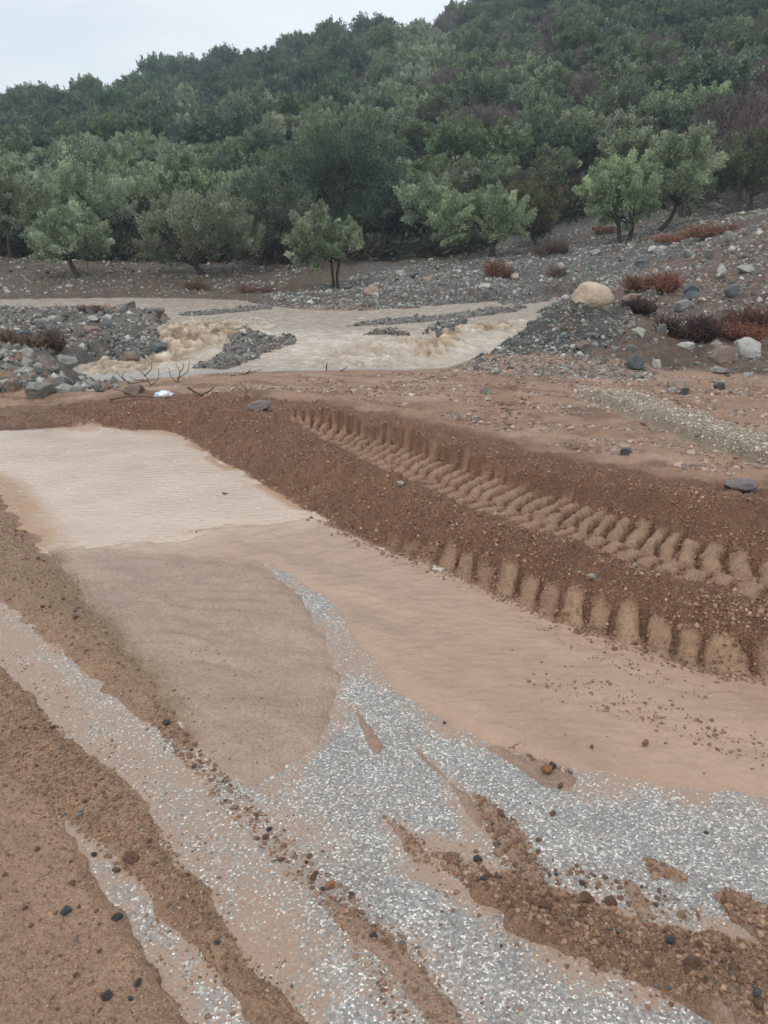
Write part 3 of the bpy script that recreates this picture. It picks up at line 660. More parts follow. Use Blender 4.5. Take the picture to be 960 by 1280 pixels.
# painted edge line under the berm foot
Lp = smooth_line(gp([(330, 612), (400, 646), (480, 684), (560, 716), (640, 752)]), 5); d = np.gradient(Lp, axis=0); d /= np.linalg.norm(d, axis=1)[:, None]; nn_ = np.stack([-d[:, 1], d[:, 0]], 1) * .05
V = np.concatenate([np.c_[Lp + nn_, np.full(len(Lp), .004)], np.c_[Lp - nn_, np.full(len(Lp), .004)]]); n_ = len(Lp); i = np.arange(n_ - 1)
M_PAINT = make_rock_mat('worn_white_paint', (.55, .52, .48), (.75, .73, .70), .5, 60.)
tag(mesh_np('road_marking', V, np.stack([i, i + 1, i + n_ + 1, i + n_], -1)[:, ::-1], M_PAINT), 'worn white road edge line under the mud', 'road marking', kind='structure')

# puddle
a = gp([(-260, 520), (420, 520), (420, 705), (-260, 705)])
ux, uy = np.meshgrid(np.linspace(-6.5, 1.0, 300), np.linspace(3.6, 8.6, 260)); ux = ux.ravel(); uy = uy.ravel()
dd = sdf(PUD, ux, uy); keep = dd > -.25
i = np.arange(259)[:, None] * 300; j = np.arange(299)[None]; Q = np.stack([i + j, i + j + 1, i + 301 + j, i + 300 + j], -1).reshape(-1, 4)
Q = Q[keep[Q].all(1)]; used = np.unique(Q); remap = np.full(ux.size, -1); remap[used] = np.arange(used.size)
amb = sst(.55, .05, np.maximum(0, sdf(gp([(-200, 560), (0, 570), (45, 600), (75, 690), (-200, 700)]), ux, uy) * -1 + .25 + .12 * fbm(ux * 4, uy * 4, 3, 80)) ) * sst(-.06, .12, sdf(gp([(-300, 575), (-20, 578), (40, 610), (85, 650), (95, 700), (-300, 720)]), ux, uy))  # left edge mask for the painted bank reflection
foot = sst(.10, .02, np.abs(frame(F1, ux, uy)[1])) * (fbm(ux * 2, uy * 2, 2, 81) > -.1) * sst(-2.2, -1.5, ux)
pud = mesh_np('puddle', np.stack([ux, uy, np.full(ux.size, .010)], 1)[used], remap[Q], M_PUDDLE, attrs={'amber': np.clip(np.maximum(amb, foot * .9), 0, 1)[used]})
tag(pud, 'pale milky brown puddle water lying on the road', 'puddle', kind='structure')

# stream water
sx, sy, sf = grid(np.geomspace(11.6, 60, 560), np.radians(np.arange(-40, 27, .085)))
turb = np.zeros(sx.size); wv = fbm(sx / 1.0, sy / 1.0, 3, 90)
for poly, amp in ((spx([(190, 418), (210, 405), (250, 402), (300, 405), (312, 420), (290, 438), (240, 446), (205, 452), (190, 440)]), 1.),
                  (spx([(500, 440), (540, 420), (570, 410), (620, 405), (645, 402), (625, 425), (590, 430), (540, 448)]), 1.), (spx([(85, 470), (120, 452), (190, 436), (205, 452), (150, 470)]), .7),
                  (spx([(300, 405), (318, 398), (330, 402), (320, 412)]), .8), (spx([(395, 445), (460, 440), (520, 445), (480, 462), (400, 460)]), .45)):
    turb = np.maximum(turb, amp * sst(-.7, .35, sdf(poly, sx, sy) + .35 * wv))
f1 = fbm(sx * 1.6, sy * 1.1, 4, 91); wpx = sx + .25 * fbm(sx * 1.1, sy * 1.1, 2, 96); rid = 1 - 2.2 * np.abs(fbm(wpx * 2.6 + sy * .5, sy * .9, 3, 92, .5)); 
crest = np.clip(.5 + .5 * rid * .8 + .3 * f1 - .25, 0, 1)
sz = Wl(sx, sy) + turb * (.11 * rid - .02 + .03 * fbm(sx * 7, sy * 3, 2, 93)) + (1 - turb) * (.012 * f1 + .008 * fbm(sx * 3, sy * 5, 3, 94))
ok = sdf(STREAM, sx, sy) > -1.0; sf = sf[ok[sf].all(1)]; used = np.unique(sf); remap = np.full(sx.size, -1); remap[used] = np.arange(used.size)
st = mesh_np('stream', np.stack([sx, sy, sz], 1)[used], remap[sf], M_STREAM, attrs={'turb': turb[used], 'crest': crest[used]})
tag(st, 'silty flood stream with brown rapids crossing the valley', 'stream', kind='structure')

# rivulet water
Lr = RIV; d = np.gradient(Lr, axis=0); d /= np.linalg.norm(d, axis=1)[:, None]; nn_ = np.stack([-d[:, 1], d[:, 0]], 1) * .16
V = np.concatenate([np.c_[Lr + nn_, np.full(len(Lr), -.022)], np.c_[Lr - nn_, np.full(len(Lr), -.022)]]); n_ = len(Lr); i = np.arange(n_ - 1)
M_RIV, nt, b = mat_new('rivulet_water'); b.inputs['Base Color'].default_value = (.20, .155, .115, 1); b.inputs['Roughness'].default_value = .18; b.inputs['IOR'].default_value = 1.33
nb = N(nt, 'ShaderNodeTexNoise', {'Vector': pos(nt), 'Scale': 14., 'Detail': 3.}).outputs[0]; bp = N(nt, 'ShaderNodeBump', {'Height': nb, 'Distance': .02, 'Strength': .4}); nt.links.new(bp.outputs[0], b.inputs['Normal'])
o = mesh_np('rivulet', V, np.stack([i, i + 1, i + n_ + 1, i + n_], -1)[:, ::-1], M_RIV, attrs={'turb': np.zeros(len(V)), 'crest': np.zeros(len(V))})
tag(o, 'narrow muddy rivulet running beside a pale pebble strip', 'rivulet', kind='structure')

# ------------------------------------------------------------------ rocks
def ico(sub=1):
    import bmesh
    bm = bmesh.new(); bmesh.ops.create_icosphere(bm, subdivisions=sub, radius=1); V = np.array([v.co[:] for v in bm.verts]); Fc = np.array([[v.index for v in f.verts] for f in bm.faces]); bm.free(); return V, Fc
IC1, IC3 = ico(1), ico(4)
def rock_shape(seed, angular=.8, base=IC3, rough=.10):
    r = np.random.default_rng(seed); V, Fc = base; V = V.copy(); V *= np.array([1, r.uniform(.65, .9), r.uniform(.45, .75)])
    for k in range(int(4 + 8 * angular)):
        n = r.normal(size=3); n /= np.linalg.norm(n); c = r.uniform(.42, .72); d = V @ n; V = V - np.maximum(d - c, 0)[:, None] * n * (.75 + .25 * angular)
    off = r.uniform(0, 50, 3)
    dsp = np.array([mnoise.fractal(Vector(v * 1.6 + off), .8, 2.1, 6) for v in V]) if len(V) > 100 else r.uniform(-1, 1, len(V))
    V = V * (1 + rough * dsp[:, None]); V /= np.abs(V[:, 0]).max(); return V, Fc
ROCK = {}
def rock_mesh(kind, i, mat):
    key = (kind, i, mat.name)
    if key not in ROCK:
        V, Fc = rock_shape(100 + i + (50 if kind == 'round' else 0), .4 if kind == 'round' else .85, rough=.09)
        ROCK[key] = mesh_np('stone', V * .5, Fc, mat, smooth=(kind == 'round') , mesh_only=True)
    return ROCK[key]
RM = {'tan': make_rock_mat('tan_boulder', (.38, .29, .21), (.55, .44, .34), .75, 5.), 'dark': make_rock_mat('dark_slate_rock', (.045, .055, .06), (.095, .11, .115), .45),
      'grey': make_rock_mat('grey_rock', (.13, .129, .119), (.26, .25, .23), .6), 'pale': make_rock_mat('pale_rock', (.30, .29, .265), (.50, .49, .45), .65),
      'brown': make_rock_mat('brown_rock', (.16, .115, .09), (.30, .22, .17), .65), 'purple': make_rock_mat('purple_grey_rock', (.13, .11, .115), (.24, .205, .205), .55),
      'mud': make_rock_mat('wet_mud_clod', (.11, .058, .034), (.21, .122, .073), .6, 9.), 'rust': make_rock_mat('rusty_stone', (.22, .09, .04), (.34, .15, .07), .6, 9.), 'black': make_rock_mat('black_pebble', (.03, .035, .035), (.075, .08, .08), .45, 9.)}
def put_rock(name, x, y, z, w, d, h, kind, mk, rz, label, cat, group=None, i=None, sink=.22, tilt=.15):
    me = rock_mesh(kind, (i if i is not None else random.randrange(7)), RM[mk])
    o = bpy.data.objects.new(name, me); COL.objects.link(o)
    o.scale = (w, d * 1.25, h * 1.6); o.rotation_euler = (random.uniform(-tilt, tilt), random.uniform(-tilt, tilt), rz)
    o.location = (x, y, z + h * (.5 - sink)); return tag(o, label, cat, group)
HERO = [ # px, py(base), width px, height px, kind, material, name, label, category
 (741, 384, 60, 30, 'round', 'tan', 'boulder', 'large smooth tan boulder perched on the grey gravel mound', 'boulder'),
 (864, 373, 22, 20, 'ang', 'dark', 'rock', 'dark blue grey block left of its twin on the right slope', 'rock'),
 (919, 371, 24, 16, 'ang', 'dark', 'rock', 'dark blue grey slanted block furthest right on the slope', 'rock'),
 (856, 390, 28, 16, 'round', 'grey', 'rock', 'rounded grey rock just below the dark block on the slope', 'rock'),
 (935, 341, 24, 10, 'round', 'pale', 'rock', 'flat pale pink rock high on the right slope', 'rock'),
 (817, 316, 13, 9, 'round', 'pale', 'rock', 'left stone of the white pair below the olive trees', 'rock'),
 (829, 316, 15, 10, 'round', 'pale', 'rock', 'right and bigger stone of the white pair below the olive trees', 'rock'),
 (911, 303, 18, 14, 'round', 'grey', 'rock', 'pale grey rounded rock beside the rust coloured grass', 'rock'),
 (745, 318, 16, 7, 'ang', 'pale', 'rock', 'flat pale rock at the left foot of the twin trunk olive', 'rock'),
 (903, 343, 12, 11, 'ang', 'pale', 'rock', 'small pale rock left of the flat pink rock', 'rock'),
 (862, 322, 18, 10, 'ang', 'grey', 'rock', 'grey slab among rubble right of the white stone pair', 'rock'),
 (938, 449, 42, 24, 'ang', 'pale', 'rock', 'large pale slab in rubble at right edge of the bank foot', 'rock'),
 (905, 452, 30, 16, 'ang', 'brown', 'rock', 'brownish flat rock left of the large pale slab', 'rock'),
 (861, 437, 20, 9, 'ang', 'pale', 'rock', 'pale flat rock beneath the dark earth hollow', 'rock'),
 (823, 460, 14, 10, 'ang', 'pale', 'rock', 'white rock at the bank foot above the mud flat', 'rock'),
 (789, 440, 14, 10, 'ang', 'grey', 'rock', 'blue grey rock at the foot of the gravel mound', 'rock'),
 (828, 418, 14, 14, 'ang', 'grey', 'rock', 'grey rock left of the dark earth hollow', 'rock'),
 (795, 462, 24, 18, 'ang', 'dark', 'rock', 'dark green grey ridged rock at the bank foot', 'rock'),
 (848, 488, 30, 13, 'ang', 'brown', 'rock', 'brown oblong block lying alone on the mud flat', 'rock'),
 (856, 494, 11, 7, 'ang', 'black', 'rock', 'small black stone touching the brown oblong block', 'rock'),
 (841, 491, 13, 6, 'ang', 'pale', 'rock', 'small white stone under the brown oblong block', 'rock'),
 (901, 488, 15, 10, 'ang', 'dark', 'rock', 'small dark stone on the mud right of the brown block', 'rock'),
 (783, 569, 14, 10, 'ang', 'dark', 'rock', 'dark wedge shaped stone behind the rear mud berm', 'rock'),
 (930, 616, 48, 17, 'round', 'purple', 'rock', 'purple grey low slab half buried behind the rear berm', 'rock'),
 (607, 493, 14, 8, 'ang', 'grey', 'rock', 'small grey stone beside the faint tyre track', 'rock'),
 (325, 513, 34, 12, 'round', 'purple', 'rock', 'rounded grey brown rock behind the berm left of the tyre groove', 'rock'),
 (166, 492, 22, 8, 'ang', 'brown', 'rock', 'brown flat rock left of the plastic litter', 'rock'),
 (197, 447, 28, 16, 'ang', 'dark', 'rock', 'dark triangular rock below the small waterfall', 'rock'),
 (160, 452, 26, 12, 'round', 'brown', 'rock', 'brown rounded rock in the water left of the dark triangular rock', 'rock'),
 (48, 410, 14, 12, 'ang', 'grey', 'rock', 'pale grey angular rock on the left rubble bank', 'rock'),
 (40, 431, 17, 8, 'ang', 'pale', 'rock', 'pale flat rock among dry brush on left bank', 'rock'),
 (115, 402, 14, 7, 'ang', 'pale', 'rock', 'pale rock near the top of the left rubble bank', 'rock'),
 (115, 417, 20, 9, 'ang', 'brown', 'rock', 'rust brown slab in the left rubble bank', 'rock'),
 (75, 487, 20, 12, 'ang', 'grey', 'rock', 'grey rock at the foot of the left gravel pile', 'rock'),
 (42, 497, 34, 18, 'ang', 'grey', 'rock', 'largest grey rock of the left gravel pile foot', 'rock'),
 (15, 489, 22, 14, 'ang', 'brown', 'rock', 'brown rock on the left gravel pile by the frame edge', 'rock'),
 (470, 376, 12, 12, 'ang', 'pale', 'rock', 'pale rock at the far bank foot right of small olive', 'rock'),
 (645, 349, 12, 8, 'round', 'tan', 'rock', 'tan rock on far bank right of the orange bush', 'rock'),
 (702, 337, 10, 9, 'ang', 'pale', 'rock', 'pale rock on far bank left of the boulder slope', 'rock'),
 (153, 308, 9, 9, 'ang', 'pale', 'rock', 'white stone under the olives between two tree trunks', 'rock'),
 (707, 375, 12, 7, 'round', 'pale', 'rock', 'small pale stone left of the tan boulder', 'rock'),
 (885, 322, 12, 10, 'ang', 'grey', 'rock', 'grey rock halfway up the right slope rubble', 'rock'),
 (770, 351, 9, 6, 'ang', 'pale', 'rock', 'little white rock above and right of the tan boulder', 'rock'),
]
random.seed(11)
for k, (px, py, wp, hp, kind, mk, nm, lab, cat) in enumerate(HERO):
    h_ = hit(px, py)
    if h_ is None: continue
    x, y, z = h_; dep = y * cp_ - (z - CAMH) * sp_; w = wp * dep / F; hh = hp * dep / F
    put_rock(nm, x, y + w * .25, z, w, w * .8, hh * 1.12, kind, mk, 0 if kind == 'round' and k == 0 else random.uniform(-.5, .5), lab, cat, i=k % 7, sink=.2)
# pebbles and clods lying on the road
PEB = [(700, 985, 10, 'mud', 'mud clod topmost beside the silt tongue'), (684, 966, 20, 'rust', 'large orange brown clod at the edge of the silt sheet'), (806, 932, 13, 'rust', 'orange brown clod on the silt sheet at the right'),
       (740, 935, 7, 'mud', ''), (690, 1026, 8, 'mud', 'brown clod alone on grey chippings'), (690, 960, 10, 'black', 'black stone atop the orange brown clod'),
       (881, 1050, 8, 'black', 'small black clod alone on the right of the chippings'), (466, 1172, 12, 'black', 'dark green pebble on the chippings near the bottom'),
       (413, 1116, 15, 'rust', 'bright rust orange stone in the crumb line'), (404, 1113, 9, 'black', 'black stone touching the rust orange stone'), (748, 1210, 12, 'mud', 'rounded dark clod on the lower edge of the mud windrow'),
       (164, 1076, 17, 'mud', 'dark red brown clod on the left gravel ridge'), (146, 1092, 11, 'mud', 'brown clod below left of the dark red one'), (81, 1142, 14, 'black', 'black oval pebble on brown sand at left'),
       (134, 1248, 16, 'black', 'largest black pebble of the bottom left trio'), (173, 1230, 14, 'black', 'upper right black pebble of the bottom left trio'), (163, 1250, 11, 'black', 'lower right black pebble of the bottom left trio'),
       (99, 1022, 9, 'grey', 'grey pebble at the edge of the pale film'), (118, 1074, 10, 'black', 'dark pebble in the narrow pale strip at left'), (208, 905, 10, 'black', 'black stone in the crumb line at its upper end'),
       (500, 606, 8, 'pale', 'white pebble on the front berm face'), (793, 708, 7, 'pale', 'white pebble on the front berm crest'), (243, 966, 8, 'black', 'black pebble on the whitish film'),
       (836, 1178, 18, 'dark', 'dark grey angular stone in the mud windrow'), (945, 1243, 14, 'dark', 'blue black stone in the windrow at right'), (740, 722, 9, 'pale', 'pale pebble in the tyre groove'),
       (597, 1083, 10, 'black', 'black pebble between the two silt fingers'), (626, 1192, 6, 'black', ''), (555, 905, 6, 'black', ''), (848, 690, 8, 'grey', 'grey pebble at the end of the tyre groove')]
for k, (px, py, wp, mk, lab) in enumerate(PEB):
    h_ = hit(px, py)
    wp *= .85 if mk == 'black' else 1.0
    x, y, z = h_; z = max(z, 0.0); dep = y * cp_ - (z - CAMH) * sp_; w = wp * dep / F
    isc = mk in ('mud', 'rust')
    put_rock('clod' if isc else 'pebble', x, y, z, w, w * .8, w * .62, 'ang' if k % 3 else 'round', mk, random.uniform(0, 6.28),
             lab or ('tiny dark clod lying loose on bare chippings' if not isc else 'small brown clod lying on the wet silt sheet'), 'clod' if isc else 'pebble', None if lab else 'stray specks on the road', i=k % 7, sink=.15, tilt=.4)

def scatter(name, pts, size, cols, mat, label, cat, seed, flat=.65, sink=.3, zmin=None, smooth=False):
    r = np.random.default_rng(seed); n = len(pts); shapes = [rock_shape(900 + i, .7, IC1, .16)[0] for i in range(24)]
    Fc = IC1[1]; z = zlook(pts[:, 0], pts[:, 1])
    if zmin is not None: z = np.maximum(z, zmin)
    S = np.array(shapes)[r.integers(0, 24, n)] * .5
    S = S * size[:, None, None] * np.stack([np.ones(n), r.uniform(.7, 1.2, n), r.uniform(.8, 1.4, n) * flat / .6], 1)[:, None]
    a = r.uniform(0, 2 * math.pi, n); b = r.normal(0, .35, n); ca, sa, cb, sb = np.cos(a), np.sin(a), np.cos(b), np.sin(b)
    X, Y, Z = S[..., 0], S[..., 1], S[..., 2]; Y, Z = Y * cb[:, None] - Z * sb[:, None], Y * sb[:, None] + Z * cb[:, None]
    X, Y = X * ca[:, None] - Y * sa[:, None], X * sa[:, None] + Y * ca[:, None]
    V = np.stack([X + pts[:, 0, None], Y + pts[:, 1, None], Z + (z + size * (.3 - sink) * flat)[:, None]], -1).reshape(-1, 3)
    Fa = (Fc[None] + (np.arange(n) * 12 if False else np.arange(n) * len(IC1[0]))[:, None, None]).reshape(-1, 3)
    C = np.repeat(cols, len(IC1[0]), 0)
    o = mesh_np(name, V, Fa, mat, smooth, attrs={'tint': C}); return tag(o, label, cat, kind='stuff')
def in_poly(poly, n, seed):
    P = np.asarray(poly); r = np.random.default_rng(seed); lo, hi = P.min(0), P.max(0); o = []
    while sum(map(len, o)) < n:
        q = r.uniform(lo, hi, (n * 2, 2)); o.append(q[sdf_fast(P, q[:, 0], q[:, 1])])
    return np.concatenate(o)[:n]
def pal(n, seed, cs, p, v=.25):
    r = np.random.default_rng(seed); return np.array(cs)[r.choice(len(cs), n, p=p)] * r.uniform(1 - v, 1 + v, (n, 1))
GREYS = [(.060, .061, .056), (.13, .127, .116), (.22, .213, .193), (.34, .33, .295), (.17, .11, .08)]
def lognorm(n, seed, m, s, hi): return np.minimum(np.random.default_rng(seed).lognormal(math.log(m), s, n), hi)
def dryonly(P, marg=-.1):
    return P[sdf(STREAM, P[:, 0], P[:, 1]) < marg]
def gravel(name, poly, n, seed, m, s, hi, p, label, marg=-.1):
    P = dryonly(in_poly(poly, n, seed), marg); P = P[fbm(P[:, 0] / .8, P[:, 1] / .8, 3, seed) > -.22]; k = len(P)
    return scatter(name, P, lognorm(k, seed, m, s, hi), pal(k, seed, GREYS, p), M_GRAVEL, label, 'gravel', seed)
gravel('mound_gravel', MOUND, 15000, 21, .045, .55, .20, (.44, .26, .13, .07, .10), 'dark grey loose gravel heaped below the tan boulder')
gravel('slope_rubble', RRUB, 44000, 22, .05, .65, .30, (.2, .27, .23, .14, .16), 'mixed grey and brown rubble on the right slope')
gravel('bank_rubble', [(-15, 34), (-9, 33), (-6.2, 23), (-5.2, 20), (-4.4, 15), (-3, 12.2), (-3.2, 10.3), (-6, 9.9), (-9, 9.6), (-11, 14)], 22000, 23, .065, .6, .28, (.24, .32, .24, .13, .07), 'grey rubble of the left stream bank')
FARG = [(-4, 28.5), (-1, 27.5), (4, 29), (9, 35), (16, 38), (30, 44), (32, 52), (10, 50), (4, 47), (-1, 42), (-5, 34)]
gravel('far_bank_gravel', FARG, 42000, 24, .075, .5, .35, (.2, .32, .28, .15, .05), 'grey stones covering the far bank under the trees')
gravel('far_slope_rubble', [(-30, 36), (-5, 36), (-3, 48), (-30, 50)], 5000, 25, .11, .45, .4, (.15, .25, .3, .15, .15), 'scattered stones on the brown far slope at left')
bars = np.concatenate([in_poly(p, 900, 30 + i) for i, (p, h) in enumerate(BARS)]); k = len(bars)
scatter('gravel_bar', bars, lognorm(k, 31, .06, .45, .2), pal(k, 31, GREYS, (.35, .35, .2, .05, .05)), M_GRAVEL, 'dark wet stones of the gravel bars in the stream', 'gravel', 31)
P = in_poly(RIVB[:7].tolist() + RIVB[7:].tolist(), 9000, 32); k = len(P)
scatter('pebble_strip', P, lognorm(k, 32, .016, .4, .05), pal(k, 32, [(.46, .40, .335), (.32, .26, .205), (.21, .155, .115)], (.3, .4, .3)), M_GRAVEL, 'pale pebbles heaped beside the rivulet', 'pebbles', 32)
gravel('mid_rubble', [(4, 20), (4.5, 34), (14, 38), (14, 22), (8, 17)], 9000, 27, .075, .5, .3, (.25, .3, .23, .1, .12), 'grey rubble behind the mound on the right bank')
LP = [tuple(map(float, GY(*p)[:2])) for p in ((-40, 430, 11.2), (20, 440, 11), (70, 468, 10.8), (135, 482, 10.8), (150, 489, 10.2), (70, 492, 9.9), (-40, 493, 9.8))]
gravel('pile_gravel', LP, 3000, 26, .065, .55, .24, (.25, .28, .15, .10, .22), 'grey and brown stones of the low pile at the left edge', 9)
# flaky mud and stones on the flat
P = in_poly(gp([(560, 462), (610, 446), (700, 450), (820, 458), (820, 475), (640, 475)]), 2600, 34); k = len(P); scatter('foot_gravel', P, lognorm(k, 34, .035, .5, .12), pal(k, 34, GREYS, (.3, .25, .15, .1, .2)), M_GRAVEL, 'small stones spilling from the mound foot onto the mud', 'gravel', 34, flat=.5)
FLAT = gp([(230, 500), (400, 480), (560, 465), (800, 462), (1000, 470), (1100, 560), (1100, 640), (900, 600), (700, 565), (520, 515), (380, 500)])
P = in_poly(FLAT, 20000, 33); P = P[(fbm(P[:, 0] * 1.1, P[:, 1] * 1.6, 3, 95) > -.12)]; P = P[sdf(RIVB, P[:, 0], P[:, 1]) < -.05]; P = P[np.abs(frame(RIV, P[:, 0], P[:, 1])[1]) > .15]; k = len(P)
scatter('mud_flakes', P, lognorm(k, 33, .027, .55, .12), pal(k, 33, [(.20, .125, .09), (.30, .21, .165), (.15, .12, .105), (.36, .29, .24)], (.4, .35, .15, .1)), M_GRAVEL, 'flaky mud crumbs and small stones on the brown flat', 'mud crumbs', 33, flat=.4)
# crumbs on the road: berm spill, ridges, windrow, lines
cr = []; sz_ = []
def crumbs(poly, n, m, seed, s=.5):
    P = in_poly(gp(poly), n, seed); cr.append(P); sz_.append(lognorm(n, seed, m * .78, s * 1.25, m * 3.2))
crumbs([(-250, 590), (0, 625), (60, 700), (150, 805), (230, 920), (190, 910), (60, 800), (0, 745), (-250, 660)], 6500, .0065, 40, .6)
crumbs([(190, 880), (215, 900), (300, 985), (380, 1070), (450, 1120), (520, 1185), (500, 1200), (420, 1150), (340, 1075), (270, 1000), (200, 920)], 1100, .0065, 41, .7)
crumbs([(0, 832), (60, 895), (190, 1022), (300, 1180), (380, 1275), (290, 1245), (180, 1110), (60, 1010), (0, 970)], 7500, .0050, 42, .6)
crumbs([(0, 800), (80, 860), (220, 1000), (350, 1180), (400, 1290), (240, 1290), (150, 1110), (60, 1030), (0, 990)], 1500, .0045, 62, .6); crumbs([(0, 640), (100, 720), (300, 960), (520, 1150), (560, 1240), (480, 1200), (300, 1040), (150, 880), (0, 760)], 1500, .005, 63, .6); crumbs([(500, 1040), (620, 1060), (960, 1150), (960, 1290), (820, 1270), (640, 1180), (540, 1110)], 900, .0055, 64, .6)
crumbs([(0, 970), (60, 1010), (130, 1130), (260, 1290), (0, 1290)], 1500, .0045, 43, .6)
crumbs([(540, 1062), (600, 1082), (700, 1112), (800, 1150), (960, 1182), (960, 1290), (860, 1250), (740, 1207), (640, 1147), (555, 1088)], 4600, .0060, 44, .7)
crumbs([(590, 985), (640, 1020), (690, 1090), (640, 1110), (605, 1030)], 420, .010, 45)
crumbs([(790, 1062), (830, 1078), (862, 1102), (820, 1098)], 90, .010, 46); crumbs([(895, 1115), (960, 1142), (960, 1180), (910, 1145)], 380, .011, 47)
crumbs([(660, 1090), (790, 1090), (900, 1150), (800, 1160), (700, 1120)], 180, .009, 48); crumbs([(470, 1010), (530, 1050), (560, 1090), (520, 1080)], 160, .007, 49)
crumbs([(400, 1120), (520, 1180), (590, 1290), (500, 1290), (430, 1180)], 800, .0052, 50); crumbs([(620, 925), (660, 935), (720, 970), (660, 955)], 60, .009, 51)
crumbs([(640, 850), (760, 855), (960, 930), (960, 965), (760, 900)], 500, .0065, 52, .7); crumbs([(640, 770), (760, 820), (900, 870), (860, 880), (700, 810)], 300, .0045, 65, .6); crumbs([(600, 800), (940, 860), (960, 990), (700, 940)], 160, .005, 66, .7); crumbs([(190, 635), (300, 640), (260, 668), (150, 668)], 160, .010, 53)
crumbs([(0, 960), (960, 1003), (960, 1290), (0, 1290)], 700, .0045, 54); crumbs([(180, 800), (300, 820), (400, 900), (330, 990), (240, 930)], 500, .004, 55)
Pf = F1[(F1[:, 0] > -2) & (F1[:, 0] < 3)]; idx = rng.integers(0, len(Pf) - 1, 2200); tt = rng.random((2200, 1)); q = Pf[idx] * (1 - tt) + Pf[idx + 1] * tt + rng.normal(0, .035, (2200, 2)); cr.append(q); sz_.append(lognorm(2200, 56, .011, .5, .03))
dN = np.array([.78, .62]); nb_ = 60; rb_ = np.random.default_rng(58); ii = rb_.integers(0, len(C1) - 1, nb_); tt = rb_.random((nb_, 1)); q = C1[ii] * (1 - tt) + C1[ii + 1] * tt; v_ = rb_.uniform(-.62, 1.35, nb_)
q = q + dN * v_[:, None]; q = q[(fbm(q[:, 0] * 2.5, q[:, 1] * 2.5, 3, 59) > -.25)]
_, _t1, _, _g1, _ = zones(q[:, 0], q[:, 1]); q = q[(_g1 > .78) & (q[:, 1] < 9)]; cr.append(q); sz_.append(lognorm(len(q), 60, .0095, .5, .03))
P = np.concatenate(cr); sz_ = np.concatenate(sz_); k = len(P)
dp_ = sdf(PUD, P[:, 0], P[:, 1]) < 0; P = P[dp_]; sz_ = sz_[dp_]; k = len(P)
scatter('mud_crumbs', P, sz_, pal(k, 57, [(.165, .092, .055), (.225, .135, .084), (.29, .185, .118), (.11, .10, .09)], (.42, .40, .14, .04)), M_CRUMB, 'small brown mud crumbs strewn in bands over the road', 'mud crumbs', 57, flat=.55, sink=.28, zmin=0.0)
nb_ = 80000; rb_ = np.random.default_rng(158); ii = rb_.integers(0, len(C1) - 1, nb_); tt = rb_.random((nb_, 1)); q = C1[ii] * (1 - tt) + C1[ii + 1] * tt; v_ = rb_.uniform(-.62, 1.7, nb_)
q = q + dN * v_[:, None]; q = q[(fbm(q[:, 0] * 2.5, q[:, 1] * 2.5, 3, 59) > -.45)]
_, _t1, _, _g1, _ = zones(q[:, 0], q[:, 1]); q = q[(_g1 > .80) & (q[:, 1] < 10)]; k = len(q)
scatter('berm_crumbs', q, lognorm(k, 160, .0085, .5, .028), pal(k, 157, [(.175, .095, .056), (.225, .128, .078), (.13, .072, .045), (.30, .20, .13)], (.45, .30, .17, .08)), M_CRUMB, 'loose crumbs of earth covering both mud berms', 'mud crumbs', 159, flat=.7, sink=.15)
# larger individual clods
CL = [('mud windrow at lower right', [(545, 1068), (700, 1120), (820, 1162), (950, 1190), (950, 1270), (860, 1245), (700, 1185), (600, 1115)], 60, .014),
      ('crumb line down the middle', [(210, 900), (300, 985), (400, 1080), (500, 1170), (490, 1185), (340, 1070), (240, 965)], 22, .013),
      ('left gravel ridge', [(20, 860), (130, 965), (250, 1110), (340, 1240), (280, 1210), (150, 1050), (20, 960)], 24, .012),
      ('upper left ridge', [(20, 660), (130, 800), (210, 895), (150, 850), (20, 750)], 20, .014),
      ('brown sand at bottom left', [(5, 990), (90, 1060), (230, 1270), (5, 1270)], 20, .010),
      ('chippings above the windrow', [(600, 1000), (720, 1080), (900, 1140), (760, 1130), (640, 1095)], 24, .013)]
for ci, (where, poly, n, m) in enumerate(CL):
    Pq = in_poly(gp(poly), n, 600 + ci); rr = np.random.default_rng(ci)
    for (x, y) in Pq:
        w = float(min(m * rr.lognormal(0, .35), m * 2.)); z = max(float(zlook(x, y)[0]), 0)
        dk = rr.random() < .15
        put_rock('clod', x, y, z, w, w * .85, w * .65, 'ang', 'black' if dk else 'mud', rr.uniform(0, 6.28), ('dark pebble' if dk else 'brown mud clod') + ' half bedded in the ' + where, 'clod', 'loose clods on the ' + where, sink=.15, tilt=.5)
# medium rocks on the banks
BK = [('left rubble bank', LRUB, 60, .26, 'grey'), ('right rubble slope', RRUB, 80, .28, 'grey'), ('far gravel bank', FARG, 50, .36, 'grey'), ('grey gravel mound', MOUND, 22, .16, 'grey')]
for ci, (where, poly, n, m, mk) in enumerate(BK):
    rr = np.random.default_rng(80 + ci); Pq = dryonly(in_poly(poly, n * 4, 700 + ci), -.4)
    pxx, pyy = PX(Pq[:, 0], Pq[:, 1], zlook(Pq[:, 0], Pq[:, 1])); Pq = Pq[(pxx > 0) & (pxx < 960)][:n]
    for (x, y) in Pq:
        w = float(m * rr.lognormal(0, .35)); z = float(zlook(x, y)[0]); mk = ['grey', 'pale', 'dark', 'brown', 'grey', 'brown', 'dark', 'brown'][rr.integers(0, 8)]
        put_rock('rock', x, y, z, w, w * .8, w * .5, 'ang' if rr.random() < .7 else 'round', mk, rr.uniform(0, 6.28), 'medium ' + {'grey': 'mid grey', 'pale': 'whitish', 'dark': 'dark slate', 'brown': 'brown'}[mk] + ' rock lying in the ' + where, 'rock', mk + ' rocks of the ' + where, sink=.3, tilt=.3)

